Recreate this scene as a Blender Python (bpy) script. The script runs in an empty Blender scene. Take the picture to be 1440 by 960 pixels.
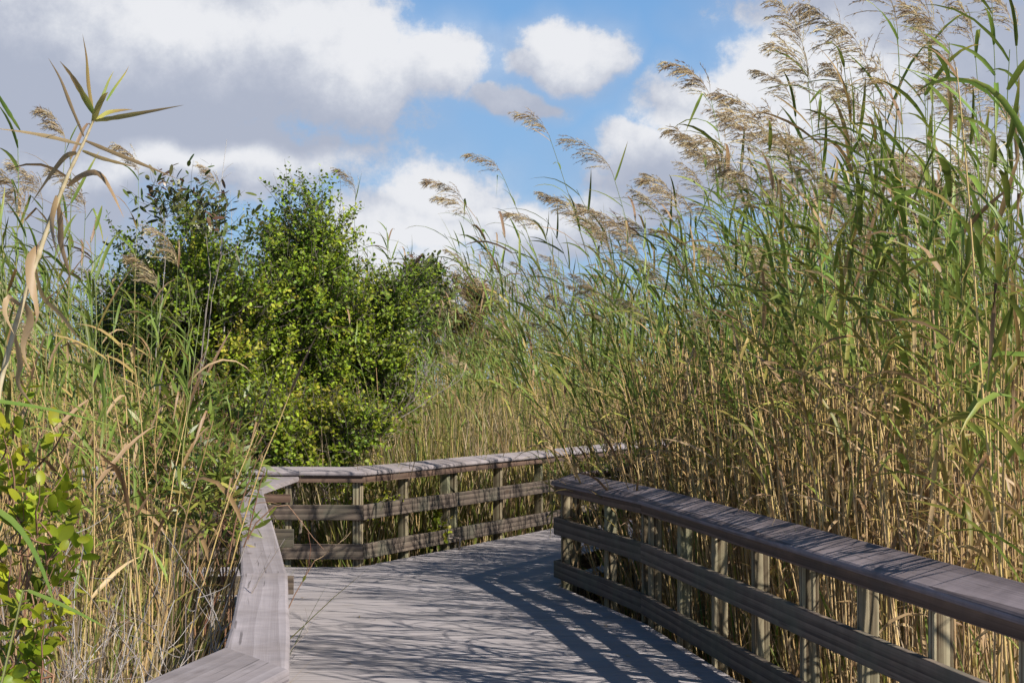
import bpy, math, random
import numpy as np
random.seed(7)
RNG = np.random.default_rng(11)
sc = bpy.context.scene
COL = sc.collection

# ------------------------------------------------------------------ camera frame
F = 2500.0 / 1440.0            # focal length in picture widths
H_EYE = 1.70
PITCH = math.atan(60 / 2500.0)
CP, SP = math.cos(PITCH), math.sin(PITCH)

def ray(px, py):
    u = (px - 720) / 2500.0
    v = (480 - py) / 2500.0
    return np.array([u, CP - v * SP, SP + v * CP])

def at_y(px, py, Y):
    d = ray(px, py)
    return np.array([0, 0, H_EYE]) + d * (Y / d[1])

def at_z(px, py, Z):
    d = ray(px, py)
    return np.array([0, 0, H_EYE]) + d * ((Z - H_EYE) / d[2])

def xat(px, Y):
    return (px - 720) / 2500.0 * Y

# ------------------------------------------------------------------ node helpers
def new_mat(name):
    m = bpy.data.materials.new(name)
    m.use_nodes = True
    nt = m.node_tree
    nt.nodes.clear()
    return m, nt

def N(nt, kind, **kw):
    n = nt.nodes.new(kind)
    for k, v in kw.items():
        if k.startswith('i_'):
            n.inputs[k[2:].replace('_', ' ')].default_value = v
        else:
            setattr(n, k, v)
    return n

def math_n(nt, op, a, b=None, c=None, clamp=False):
    n = nt.nodes.new('ShaderNodeMath')
    n.operation = op
    n.use_clamp = clamp
    for i, v in enumerate((a, b, c)):
        if v is None:
            continue
        if isinstance(v, (int, float)):
            n.inputs[i].default_value = v
        else:
            nt.links.new(v, n.inputs[i])
    return n.outputs[0]

def maprange(nt, v, a, b, c=0.0, d=1.0, smooth=False):
    n = nt.nodes.new('ShaderNodeMapRange')
    n.interpolation_type = 'SMOOTHSTEP' if smooth else 'LINEAR'
    nt.links.new(v, n.inputs[0])
    for i, x in enumerate((a, b, c, d)):
        n.inputs[i + 1].default_value = x
    return n.outputs[0]

def ramp(nt, fac, stops):
    r = nt.nodes.new('ShaderNodeValToRGB')
    el = r.color_ramp.elements
    while len(el) > 1:
        el.remove(el[-1])
    el[0].position = stops[0][0]
    el[0].color = (*stops[0][1], 1)
    for p, c in stops[1:]:
        e = el.new(p)
        e.color = (*c, 1)
    nt.links.new(fac, r.inputs[0])
    return r.outputs[0]

def mixc(nt, fac, a, b, mode='MIX'):
    n = nt.nodes.new('ShaderNodeMix')
    n.data_type = 'RGBA'
    n.blend_type = mode
    n.clamp_factor = True
    for s, v in ((0, fac), (6, a), (7, b)):
        if isinstance(v, (int, float)):
            n.inputs[s].default_value = v
        elif isinstance(v, tuple):
            n.inputs[s].default_value = (*v, 1)
        else:
            nt.links.new(v, n.inputs[s])
    return n.outputs[2]

def noise(nt, vec, scale, detail=4, rough=0.55, dist=0.0, dims='3D'):
    n = nt.nodes.new('ShaderNodeTexNoise')
    n.noise_dimensions = dims
    n.inputs['Scale'].default_value = scale
    n.inputs['Detail'].default_value = detail
    n.inputs['Roughness'].default_value = rough
    n.inputs['Distortion'].default_value = dist
    if vec is not None:
        nt.links.new(vec, n.inputs['Vector'])
    return n.outputs[0]

# ------------------------------------------------------------------ materials
def leaf_material(name, stops, trans=0.35, rough=0.5, spec=0.35, var=0.35):
    """age (0 fresh .. 1 dead) picks the pigment, tint (per leaf) its value"""
    m, nt = new_mat(name)
    out = N(nt, 'ShaderNodeOutputMaterial')
    age = N(nt, 'ShaderNodeAttribute', attribute_name='age').outputs['Fac']
    tint = N(nt, 'ShaderNodeAttribute', attribute_name='tint').outputs['Fac']
    orand = N(nt, 'ShaderNodeObjectInfo').outputs['Random']
    geo = N(nt, 'ShaderNodeNewGeometry')
    nz = noise(nt, geo.outputs['Position'], 14, 1, 0.6)
    a2 = math_n(nt, 'ADD', age, math_n(nt, 'MULTIPLY', math_n(nt, 'SUBTRACT', nz, 0.5), 0.35), clamp=True)
    col = ramp(nt, a2, stops)
    val = math_n(nt, 'ADD', 1.0 - var, math_n(nt, 'MULTIPLY', tint, 2 * var))
    val = math_n(nt, 'MULTIPLY', val, math_n(nt, 'ADD', 0.88, math_n(nt, 'MULTIPLY', orand, 0.24)))
    hsv = N(nt, 'ShaderNodeHueSaturation')
    nt.links.new(col, hsv.inputs['Color'])
    nt.links.new(val, hsv.inputs['Value'])
    nt.links.new(math_n(nt, 'ADD', 0.485, math_n(nt, 'MULTIPLY', tint, 0.03)), hsv.inputs['Hue'])
    p = N(nt, 'ShaderNodeBsdfPrincipled')
    p.inputs['Roughness'].default_value = rough
    p.inputs['Specular IOR Level'].default_value = spec
    nt.links.new(hsv.outputs[0], p.inputs['Base Color'])
    t = N(nt, 'ShaderNodeBsdfTranslucent')
    nt.links.new(hsv.outputs[0], t.inputs['Color'])
    mx = N(nt, 'ShaderNodeMixShader')
    mx.inputs[0].default_value = trans
    nt.links.new(p.outputs[0], mx.inputs[1])
    nt.links.new(t.outputs[0], mx.inputs[2])
    nt.links.new(mx.outputs[0], out.inputs[0])
    return m

def wood_material(name, light, dark, grain=1.0, stain=None, stain_amt=0.4, rough=0.8, bump=0.25, lo=0.22, hi=0.78):
    """grain runs along the local X of each board"""
    m, nt = new_mat(name)
    out = N(nt, 'ShaderNodeOutputMaterial')
    tc = N(nt, 'ShaderNodeTexCoord')
    orand = N(nt, 'ShaderNodeObjectInfo').outputs['Random']
    off = N(nt, 'ShaderNodeVectorMath', operation='ADD')
    nt.links.new(tc.outputs['Object'], off.inputs[0])
    cx = N(nt, 'ShaderNodeCombineXYZ')
    nt.links.new(math_n(nt, 'MULTIPLY', orand, 17.0), cx.inputs[0])
    nt.links.new(math_n(nt, 'MULTIPLY', orand, 3.1), cx.inputs[1])
    nt.links.new(math_n(nt, 'MULTIPLY', orand, 5.7), cx.inputs[2])
    nt.links.new(cx.outputs[0], off.inputs[1])
    V = off.outputs[0]
    mp = N(nt, 'ShaderNodeMapping')
    mp.inputs['Scale'].default_value = (0.22, 5, 5)
    nt.links.new(V, mp.inputs['Vector'])
    # cathedral grain: rings distorted by low noise
    w = N(nt, 'ShaderNodeTexWave', wave_type='RINGS', rings_direction='X', wave_profile='SAW')
    w.inputs['Scale'].default_value = 1.3 * grain
    w.inputs['Distortion'].default_value = 3.0
    w.inputs['Detail'].default_value = 3.0
    w.inputs['Detail Scale'].default_value = 0.9
    nt.links.new(mp.outputs[0], w.inputs['Vector'])
    mp2 = N(nt, 'ShaderNodeMapping')
    mp2.inputs['Scale'].default_value = (1.0, 120, 120)
    nt.links.new(V, mp2.inputs['Vector'])
    fine = noise(nt, mp2.outputs[0], 1.0, 5, 0.65)
    blot = noise(nt, V, 2.2, 5, 0.6)
    blot2 = noise(nt, V, 7.0, 4, 0.6)
    f = math_n(nt, 'ADD', math_n(nt, 'MULTIPLY', w.outputs['Fac'], 0.45), math_n(nt, 'MULTIPLY', fine, 0.75))
    f = math_n(nt, 'SUBTRACT', f, 0.1, clamp=True)
    col = mixc(nt, maprange(nt, f, lo, hi, 0, 1, True), dark, light)
    if stain:
        col = mixc(nt, maprange(nt, blot, 0.45, 0.72, 0, stain_amt, True), col, stain)
    mp3 = N(nt, 'ShaderNodeMapping')
    mp3.inputs['Scale'].default_value = (1.6, 55, 55)
    nt.links.new(V, mp3.inputs['Vector'])
    crack = maprange(nt, noise(nt, mp3.outputs[0], 1.0, 2, 0.5), 0.66, 0.72, 0, 0.6, True)
    col = mixc(nt, crack, col, (0.05, 0.04, 0.035))
    vor = N(nt, 'ShaderNodeTexVoronoi')
    mp4 = N(nt, 'ShaderNodeMapping')
    mp4.inputs['Scale'].default_value = (1.3, 4.2, 4.2)
    nt.links.new(V, mp4.inputs['Vector'])
    nt.links.new(mp4.outputs[0], vor.inputs['Vector'])
    vor.inputs['Scale'].default_value = 1.0
    col = mixc(nt, maprange(nt, vor.outputs['Distance'], 0.05, 0.13, 0.75, 0, True), col, (0.07, 0.045, 0.03))
    val = math_n(nt, 'MULTIPLY', maprange(nt, blot2, 0.25, 0.75, 0.8, 1.18), maprange(nt, orand, 0, 1, 0.88, 1.12))
    hsv = N(nt, 'ShaderNodeHueSaturation')
    nt.links.new(col, hsv.inputs['Color'])
    nt.links.new(val, hsv.inputs['Value'])
    p = N(nt, 'ShaderNodeBsdfPrincipled')
    p.inputs['Roughness'].default_value = rough
    p.inputs['Specular IOR Level'].default_value = 0.3
    nt.links.new(hsv.outputs[0], p.inputs['Base Color'])
    b = N(nt, 'ShaderNodeBump')
    b.inputs['Strength'].default_value = bump
    b.inputs['Distance'].default_value = 0.004
    nt.links.new(f, b.inputs['Height'])
    nt.links.new(b.outputs[0], p.inputs['Normal'])
    nt.links.new(p.outputs[0], out.inputs[0])
    return m

M = {}
M['reed_leaf'] = leaf_material('reed_leaf', [(0.0, (0.155, 0.255, 0.045)), (0.3, (0.25, 0.30, 0.06)), (0.5, (0.41, 0.34, 0.085)),
                                             (0.68, (0.44, 0.28, 0.12)), (1.0, (0.52, 0.36, 0.21))], 0.34, 0.45, 0.35)
M['reed_stem'] = leaf_material('reed_stem', [(0.0, (0.17, 0.24, 0.08)), (0.35, (0.30, 0.29, 0.10)), (0.6, (0.52, 0.35, 0.13)),
                                             (1.0, (0.59, 0.405, 0.21))], 0.05, 0.4, 0.4, 0.5)
M['dry_stem'] = leaf_material('dry_stem', [(0.0, (0.30, 0.30, 0.12)), (0.5, (0.48, 0.38, 0.22)), (1.0, (0.60, 0.50, 0.34))], 0.0, 0.5, 0.3, 0.3)
M['plume'] = leaf_material('plume', [(0.0, (0.36, 0.255, 0.16)), (0.5, (0.62, 0.48, 0.29)), (1.0, (0.78, 0.67, 0.45))], 0.45, 0.8, 0.1, 0.3)
M['grass'] = leaf_material('grass', [(0.0, (0.14, 0.21, 0.04)), (0.35, (0.23, 0.28, 0.055)), (0.55, (0.33, 0.28, 0.07)),
                                     (0.75, (0.41, 0.29, 0.145)), (1.0, (0.51, 0.39, 0.25))], 0.3, 0.55, 0.3, 0.4)
M['cocoplum'] = leaf_material('cocoplum', [(0.0, (0.075, 0.125, 0.018)), (0.5, (0.19, 0.27, 0.022)), (0.85, (0.36, 0.42, 0.03)), (1.0, (0.42, 0.36, 0.05))],
                              0.3, 0.5, 0.3, 0.5)
M['cocoplum_near'] = leaf_material('cocoplum_near', [(0.0, (0.10, 0.15, 0.015)), (0.5, (0.28, 0.35, 0.02)), (1.0, (0.46, 0.46, 0.03))],
                                   0.4, 0.42, 0.3, 0.25)
M['willow'] = leaf_material('willow', [(0.0, (0.13, 0.185, 0.035)), (0.6, (0.24, 0.29, 0.045)), (1.0, (0.38, 0.28, 0.07))], 0.3, 0.4, 0.5, 0.3)
M['dark_leaf'] = leaf_material('dark_leaf', [(0.0, (0.085, 0.13, 0.03)), (0.6, (0.15, 0.17, 0.04)), (1.0, (0.20, 0.11, 0.07))], 0.25, 0.35, 0.5, 0.35)
M['brown_leaf'] = leaf_material('brown_leaf', [(0.0, (0.10, 0.11, 0.03)), (0.5, (0.22, 0.16, 0.05)), (1.0, (0.34, 0.22, 0.09))], 0.2, 0.7, 0.2, 0.4)
M['twig'] = leaf_material('twig', [(0.0, (0.16, 0.12, 0.10)), (0.5, (0.30, 0.25, 0.22)), (1.0, (0.46, 0.42, 0.39))], 0.0, 0.8, 0.2, 0.35)
M['red_twig'] = leaf_material('red_twig', [(0.0, (0.19, 0.08, 0.05)), (0.5, (0.28, 0.15, 0.09)), (1.0, (0.36, 0.25, 0.15))], 0.0, 0.6, 0.3, 0.3)
M['cap_wood'] = wood_material('cap_wood', (0.375, 0.33, 0.335), (0.26, 0.225, 0.225), 1.4, (0.20, 0.165, 0.15), 0.55, 0.75, 0.3, 0.0, 1.0)
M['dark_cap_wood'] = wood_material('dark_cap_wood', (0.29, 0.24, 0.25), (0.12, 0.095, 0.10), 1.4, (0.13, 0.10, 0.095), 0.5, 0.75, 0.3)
M['fascia_wood'] = wood_material('fascia_wood', (0.20, 0.13, 0.095), (0.085, 0.05, 0.035), 0.9, (0.07, 0.06, 0.05), 0.5, 0.8, 0.3)
M['rail_wood'] = wood_material('rail_wood', (0.20, 0.155, 0.12), (0.07, 0.052, 0.042), 1.0, (0.115, 0.12, 0.085), 0.6, 0.85, 0.4)
M['post_wood'] = wood_material('post_wood', (0.42, 0.355, 0.23), (0.085, 0.055, 0.03), 1.6, (0.22, 0.25, 0.15), 0.6, 0.85, 0.4)

def deck_material():
    m, nt = new_mat('deck_boards')
    out = N(nt, 'ShaderNodeOutputMaterial')
    geo = N(nt, 'ShaderNodeNewGeometry')
    tint = N(nt, 'ShaderNodeAttribute', attribute_name='tint').outputs['Fac']
    mp = N(nt, 'ShaderNodeMapping')
    mp.inputs['Scale'].default_value = (1.2, 60, 60)
    nt.links.new(geo.outputs['Position'], mp.inputs['Vector'])
    fine = noise(nt, mp.outputs[0], 1.0, 4, 0.6)
    blot = noise(nt, geo.outputs['Position'], 1.7, 6, 0.62)
    spots = noise(nt, geo.outputs['Position'], 30, 3, 0.6)
    col = mixc(nt, fine, (0.35, 0.315, 0.32), (0.45, 0.41, 0.41))
    col = mixc(nt, maprange(nt, blot, 0.42, 0.75, 0, 0.45, True), col, (0.30, 0.265, 0.25))
    col = mixc(nt, maprange(nt, spots, 0.66, 0.75, 0, 0.35, True), col, (0.2, 0.16, 0.12))
    hsv = N(nt, 'ShaderNodeHueSaturation')
    nt.links.new(col, hsv.inputs['Color'])
    nt.links.new(maprange(nt, tint, 0, 1, 0.83, 0.98), hsv.inputs['Value'])
    p = N(nt, 'ShaderNodeBsdfPrincipled')
    p.inputs['Roughness'].default_value = 0.7
    p.inputs['Specular IOR Level'].default_value = 0.3
    nt.links.new(hsv.outputs[0], p.inputs['Base Color'])
    b = N(nt, 'ShaderNodeBump')
    b.inputs['Strength'].default_value = 0.2
    b.inputs['Distance'].default_value = 0.003
    nt.links.new(fine, b.inputs['Height'])
    nt.links.new(b.outputs[0], p.inputs['Normal'])
    nt.links.new(p.outputs[0], out.inputs[0])
    return m
M['deck'] = deck_material()

def ground_material():
    m, nt = new_mat('marsh_mud')
    out = N(nt, 'ShaderNodeOutputMaterial')
    geo = N(nt, 'ShaderNodeNewGeometry')
    a = noise(nt, geo.outputs['Position'], 0.8, 6, 0.6)
    b_ = noise(nt, geo.outputs['Position'], 9, 5, 0.65)
    col = ramp(nt, math_n(nt, 'ADD', math_n(nt, 'MULTIPLY', a, 0.5), math_n(nt, 'MULTIPLY', b_, 0.5)),
               [(0.3, (0.05, 0.04, 0.025)), (0.5, (0.13, 0.105, 0.06)), (0.62, (0.22, 0.18, 0.10)), (0.75, (0.12, 0.14, 0.05))])
    p = N(nt, 'ShaderNodeBsdfPrincipled')
    p.inputs['Roughness'].default_value = 0.9
    nt.links.new(col, p.inputs['Base Color'])
    b = N(nt, 'ShaderNodeBump')
    b.inputs['Strength'].default_value = 0.7
    b.inputs['Distance'].default_value = 0.05
    nt.links.new(b_, b.inputs['Height'])
    nt.links.new(b.outputs[0], p.inputs['Normal'])
    nt.links.new(p.outputs[0], out.inputs[0])
    return m
M['ground'] = ground_material()

# ------------------------------------------------------------------ mesh helpers
class Geo:
    """collects quads with per-vertex tint / age"""
    def __init__(self):
        self.v, self.q, self.t, self.a, self.n = [], [], [], [], 0
    def add(self, v, q, tint, age):
        v = np.asarray(v, float).reshape(-1, 3)
        k = len(v)
        self.v.append(v)
        self.q.append(np.asarray(q, np.int64).reshape(-1, 4) + self.n)
        self.t.append(np.broadcast_to(np.asarray(tint, float), (k,)).copy())
        self.a.append(np.broadcast_to(np.asarray(age, float), (k,)).copy())
        self.n += k
    def arrays(self):
        if not self.v:
            return np.zeros((0, 3)), np.zeros((0, 4), np.int64), np.zeros(0), np.zeros(0)
        return np.concatenate(self.v), np.concatenate(self.q), np.concatenate(self.t), np.concatenate(self.a)
    def merge(self, arr, mat4=None, dtint=0.0, dage=0.0):
        v, q, t, a = arr
        if not len(v):
            return
        if mat4 is not None:
            v = v @ mat4[:3, :3].T + mat4[:3, 3]
        self.add(v, q, np.clip(t + dtint, 0, 1), np.clip(a + dage, 0, 1))
    def mesh(self, name, mat, smooth=False):
        return mesh_from(name, self.arrays(), mat, smooth)

def mesh_from(name, arr, mat, smooth=False):
    v, q, t, a = arr
    me = bpy.data.meshes.new(name)
    me.vertices.add(len(v))
    me.vertices.foreach_set('co', v.astype(np.float32).ravel())
    me.loops.add(q.size)
    me.loops.foreach_set('vertex_index', q.astype(np.int32).ravel())
    me.polygons.add(len(q))
    me.polygons.foreach_set('loop_start', np.arange(0, q.size, 4, dtype=np.int32))
    if smooth:
        me.polygons.foreach_set('use_smooth', np.ones(len(q), bool))
    for nm, d in (('tint', t), ('age', a)):
        at = me.attributes.new(nm, 'FLOAT', 'POINT')
        at.data.foreach_set('value', d.astype(np.float32))
    me.materials.append(mat)
    me.update(calc_edges=True)
    return me

def link(name, me, parent=None):
    o = bpy.data.objects.new(name, me)
    COL.objects.link(o)
    if parent is not None:
        o.parent = parent
    return o

def tag(o, label=None, cat=None, group=None, kind=None):
    if label: o['label'] = label
    if cat: o['category'] = cat
    if group: o['group'] = group
    if kind: o['kind'] = kind
    return o

def thing(name, loc, label, cat, group=None):
    o = bpy.data.objects.new(name, None)
    o.empty_display_size = 0.2
    COL.objects.link(o)
    o.location = loc
    return tag(o, label, cat, group)

def unit(v):
    v = np.asarray(v, float)
    return v / (np.linalg.norm(v, axis=-1, keepdims=True) + 1e-12)

def tube(g, pts, rad, sides=5, tint=0.5, age=0.5):
    pts = np.asarray(pts, float)
    k = len(pts)
    rad = np.broadcast_to(np.asarray(rad, float), (k,))
    d = unit(np.gradient(pts, axis=0))
    ref = np.array([0.31, 0.95, 0.05])
    s = unit(np.cross(d, ref))
    u = np.cross(s, d)
    ang = np.arange(sides) * 2 * math.pi / sides
    ring = (pts[:, None] + rad[:, None, None] * (np.cos(ang)[None, :, None] * s[:, None] + np.sin(ang)[None, :, None] * u[:, None]))
    i = np.arange(k - 1)[:, None] * sides
    j = np.arange(sides)[None]
    jn = (j + 1) % sides
    q = np.stack([i + j, i + jn, i + sides + jn, i + sides + j], -1).reshape(-1, 4)
    ag = np.repeat(np.broadcast_to(np.asarray(age, float), (k,)), sides)
    g.add(ring.reshape(-1, 3), q, tint, ag)

def ribbon(g, pts, width, side, fold=0.0, tint=0.5, age=0.5, nrm=None):
    pts = np.asarray(pts, float)
    k = len(pts)
    width = np.broadcast_to(np.asarray(width, float), (k,))
    side = unit(np.broadcast_to(np.asarray(side, float), (k, 3)))
    d = unit(np.gradient(pts, axis=0))
    n = unit(np.cross(side, d))
    age = np.broadcast_to(np.asarray(age, float), (k,))
    if fold:
        v = np.stack([pts - side * width[:, None] / 2, pts - n * (width * fold)[:, None], pts + side * width[:, None] / 2], 1)
        c = 3
    else:
        v = np.stack([pts - side * width[:, None] / 2, pts + side * width[:, None] / 2], 1)
        c = 2
    i = np.arange(k - 1)[:, None] * c
    j = np.arange(c - 1)[None]
    q = np.stack([i + j, i + j + 1, i + c + j + 1, i + c + j], -1).reshape(-1, 4)
    g.add(v.reshape(-1, 3), q, tint, np.repeat(age, c))

def leaf_batch(g, P, D, NN, L, W, rows, prof, curl, tint, age, tipage=0.0, fold=0.0):
    """many leaves at once: P base, D axis, NN upper normal; bends by curl against NN"""
    P, D, NN = np.asarray(P, float), unit(D), unit(NN)
    k = len(P)
    S = unit(np.cross(D, NN))
    NN = np.cross(S, D)
    rows = np.asarray(rows, float)
    prof = np.asarray(prof, float)
    r = len(rows)
    L = np.broadcast_to(np.asarray(L, float), (k,))
    W = np.broadcast_to(np.asarray(W, float), (k,))
    curl = np.broadcast_to(np.asarray(curl, float), (k,))
    c = P[:, None] + L[:, None, None] * (rows[None, :, None] * D[:, None] - (curl[:, None] * rows[None] ** 2)[..., None] * NN[:, None])
    hw = (W[:, None] * prof[None] / 2)[..., None] * S[:, None]
    if fold:
        mid = c - NN[:, None] * (W[:, None] * prof[None] * fold)[..., None]
        v = np.stack([c - hw, mid, c + hw], 2)
        base = np.arange(k)[:, None, None] * (3 * r)
        i = np.arange(r - 1)[None, :, None] * 3 + np.arange(2)[None, None]
        q = np.stack([base + i, base + i + 1, base + i + 4, base + i + 3], -1).reshape(-1, 4)
        t = np.repeat(np.broadcast_to(np.asarray(tint, float), (k,)), 3 * r)
        a = np.broadcast_to(np.asarray(age, float), (k,))[:, None] + tipage * rows[None] ** 2
        g.add(v.reshape(-1, 3), q, t, np.repeat(np.clip(a, 0, 1).reshape(-1), 3))
        return
    v = np.stack([c - hw, c + hw], 2)
    base = np.arange(k)[:, None] * (2 * r)
    i = np.arange(r - 1)[None] * 2
    q = np.stack([base + i, base + i + 1, base + i + 3, base + i + 2], -1).reshape(-1, 4)
    t = np.repeat(np.broadcast_to(np.asarray(tint, float), (k,)), 2 * r)
    a = np.broadcast_to(np.asarray(age, float), (k,))[:, None] + tipage * rows[None] ** 2
    a = np.repeat(np.clip(a, 0, 1).reshape(-1), 2)
    g.add(v.reshape(-1, 3), q, t, a)

def rand_dirs(n, rng=RNG):
    return unit(rng.normal(size=(n, 3)))

# ------------------------------------------------------------------ world: sky and clouds
SUN_AZ = math.radians(128.0)      # clockwise from +Y
SUN_EL = math.radians(41.0)
def build_world():
    w = bpy.data.worlds.new('World')
    sc.world = w
    w.use_nodes = True
    nt = w.node_tree
    nt.nodes.clear()
    out = N(nt, 'ShaderNodeOutputWorld')
    sky = N(nt, 'ShaderNodeTexSky', sky_type='NISHITA', sun_disc=False, sun_elevation=SUN_EL, sun_rotation=SUN_AZ,
            altitude=0, air_density=1.0, dust_density=0.3, ozone_density=3.0)
    bg = N(nt, 'ShaderNodeBackground')
    bg.inputs['Strength'].default_value = SKY
    hs = N(nt, 'ShaderNodeHueSaturation')
    hs.inputs['Saturation'].default_value = SKYSAT
    nt.links.new(sky.outputs[0], hs.inputs['Color'])
    nt.links.new(hs.outputs[0], bg.inputs['Color'])
    air = N(nt, 'ShaderNodeBackground')
    airmix = N(nt, 'ShaderNodeMixShader')
    tc = N(nt, 'ShaderNodeTexCoord')
    sep = N(nt, 'ShaderNodeSeparateXYZ')
    nt.links.new(tc.outputs['Generated'], sep.inputs[0])
    x, y, z = sep.outputs
    X0 = math_n(nt, 'MULTIPLY', math_n(nt, 'ARCTAN2', x, y), 2.5)
    hyp = math_n(nt, 'SQRT', math_n(nt, 'ADD', math_n(nt, 'MULTIPLY', x, x), math_n(nt, 'MULTIPLY', y, y)))
    Y0 = math_n(nt, 'MULTIPLY', math_n(nt, 'ARCTAN2', z, hyp), 2.5)
    com = N(nt, 'ShaderNodeCombineXYZ')
    nt.links.new(X0, com.inputs[0]); nt.links.new(Y0, com.inputs[1])
    V = com.outputs[0]
    wn = N(nt, 'ShaderNodeTexNoise')
    wn.inputs['Scale'].default_value = 5.5; wn.inputs['Detail'].default_value = 3; wn.inputs['Roughness'].default_value = 0.55
    nt.links.new(V, wn.inputs['Vector'])
    ws = N(nt, 'ShaderNodeSeparateColor')
    nt.links.new(wn.outputs['Color'], ws.inputs[0])
    X = math_n(nt, 'ADD', X0, math_n(nt, 'MULTIPLY', math_n(nt, 'SUBTRACT', ws.outputs[0], 0.5), 0.20))
    Y = math_n(nt, 'ADD', Y0, math_n(nt, 'MULTIPLY', math_n(nt, 'SUBTRACT', ws.outputs[1], 0.5), 0.14))
    fbm = noise(nt, V, 12, 7, 0.66)
    fb2 = noise(nt, V, 4.0, 3, 0.55)
    wp = N(nt, 'ShaderNodeCombineXYZ')
    nt.links.new(X, wp.inputs[0]); nt.links.new(Y, wp.inputs[1])
    def blobs(lst):
        cur = None
        for px, py, a, b in lst:
            ma = N(nt, 'ShaderNodeVectorMath', operation='MULTIPLY_ADD')
            nt.links.new(wp.outputs[0], ma.inputs[0])
            ma.inputs[1].default_value = (1000 / a, 1000 / b, 0)
            ma.inputs[2].default_value = (-(px - 720) / a, -(540 - py) / b, 0)
            ln = N(nt, 'ShaderNodeVectorMath', operation='LENGTH')
            nt.links.new(ma.outputs[0], ln.inputs[0])
            cur = ln.outputs['Value'] if cur is None else math_n(nt, 'MINIMUM', cur, ln.outputs['Value'])
        return math_n(nt, 'MAXIMUM', math_n(nt, 'SUBTRACT', 1.0, cur), -2.0)
    dens = blobs(CLOUDS)
    # scattered clouds elsewhere in the sky
    gen = noise(nt, tc.outputs['Generated'], 2.6, 3, 0.55)
    genm = math_n(nt, 'MULTIPLY', math_n(nt, 'SUBTRACT', gen, 0.70), 6.0)
    far = math_n(nt, 'MAXIMUM', maprange(nt, math_n(nt, 'ABSOLUTE', X0), 0.95, 1.3, 0, 1, True), maprange(nt, Y0, 0.62, 0.95, 0, 1, True))
    genm = math_n(nt, 'ADD', math_n(nt, 'MULTIPLY', genm, far), math_n(nt, 'MULTIPLY', math_n(nt, 'SUBTRACT', far, 1.0), 3.0))
    dens = math_n(nt, 'MAXIMUM', dens, genm)
    dn = math_n(nt, 'ADD', dens, math_n(nt, 'MULTIPLY', math_n(nt, 'SUBTRACT', fbm, 0.5), 1.35))
    alpha = maprange(nt, dn, -0.08, 0.40, 0, 1, True)
    veil = math_n(nt, 'MULTIPLY', maprange(nt, math_n(nt, 'ADD', dens, math_n(nt, 'MULTIPLY', math_n(nt, 'SUBTRACT', fb2, 0.5), 1.6)), -0.55, 0.4, 0, 1, True), 0.35)
    alpha = math_n(nt, 'MAXIMUM', alpha, veil)
    wh = blobs(WHITES)
    wn2 = math_n(nt, 'ADD', wh, math_n(nt, 'MULTIPLY', math_n(nt, 'SUBTRACT', fbm, 0.5), 1.7))
    wn2 = math_n(nt, 'ADD', wn2, math_n(nt, 'MULTIPLY', math_n(nt, 'SUBTRACT', fb2, 0.5), 0.6))
    wf = maprange(nt, wn2, -0.6, 0.72, 0, 1, True)
    col = ramp(nt, wf, [(0.0, (0.35, 0.385, 0.475)), (0.35, (0.42, 0.45, 0.53)), (0.7, (0.53, 0.555, 0.615)), (1.0, (0.675, 0.685, 0.715))])
    cl = N(nt, 'ShaderNodeBackground')
    nt.links.new(col, cl.inputs['Color'])
    cl.inputs['Strength'].default_value = 1.0
    mx = N(nt, 'ShaderNodeMixShader')
    nt.links.new(alpha, mx.inputs[0])
    # bright air low over the marsh
    nt.links.new(ramp(nt, maprange(nt, Y0, 0.0, 0.6), [(0.0, (0.36, 0.52, 0.70)), (0.35, (0.25, 0.44, 0.69)), (1.0, (0.165, 0.35, 0.655))]), air.inputs['Color'])
    nt.links.new(maprange(nt, Y0, 0.45, 1.1, 0.85, 0.0, True), airmix.inputs[0])
    nt.links.new(bg.outputs[0], airmix.inputs[1])
    nt.links.new(air.outputs[0], airmix.inputs[2])
    nt.links.new(airmix.outputs[0], mx.inputs[1])
    nt.links.new(cl.outputs[0], mx.inputs[2])
    nt.links.new(mx.outputs[0], out.inputs[0])
    sun = bpy.data.lights.new('sun', 'SUN')
    sun.energy = 5.0
    sun.angle = math.radians(0.5)
    sun.color = (1.0, 0.94, 0.85)
    so = bpy.data.objects.new('sun', sun)
    COL.objects.link(so)
    so.rotation_euler = (math.pi / 2 - SUN_EL, 0, math.pi - SUN_AZ)
    so.location = (20, -15, 25)

SKY, SKYSAT = 0.06, 1.25
CLOUDS = [(60, 90, 340, 190), (260, 80, 330, 165), (480, 95, 190, 125), (595, 95, 125, 75), (200, 220, 420, 90), (20, 300, 260, 130), (330, 20, 240, 90),
          (800, 78, 105, 66), (770, 98, 95, 36), (710, 155, 95, 24),
          (1010, 165, 130, 95), (1090, 140, 130, 110), (1230, 200, 260, 160), (930, 235, 130, 80), (1330, 90, 280, 110), (1230, 25, 230, 60), (880, 190, 60, 30),
          (620, 300, 150, 85), (740, 330, 150, 65), (520, 330, 100, 70), (560, 420, 260, 80), (880, 300, 90, 50), (1330, 330, 260, 110)]
WHITES = [(560, 60, 190, 85), (640, 95, 95, 50), (430, 40, 200, 70), (250, 30, 200, 60), (800, 60, 110, 60), (1050, 105, 120, 80), (940, 185, 120, 50),
          (610, 275, 150, 60), (730, 310, 120, 50), (1150, 140, 170, 90), (300, 240, 230, 26), (560, 350, 180, 80), (1330, 260, 180, 70)]
build_world()

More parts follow.
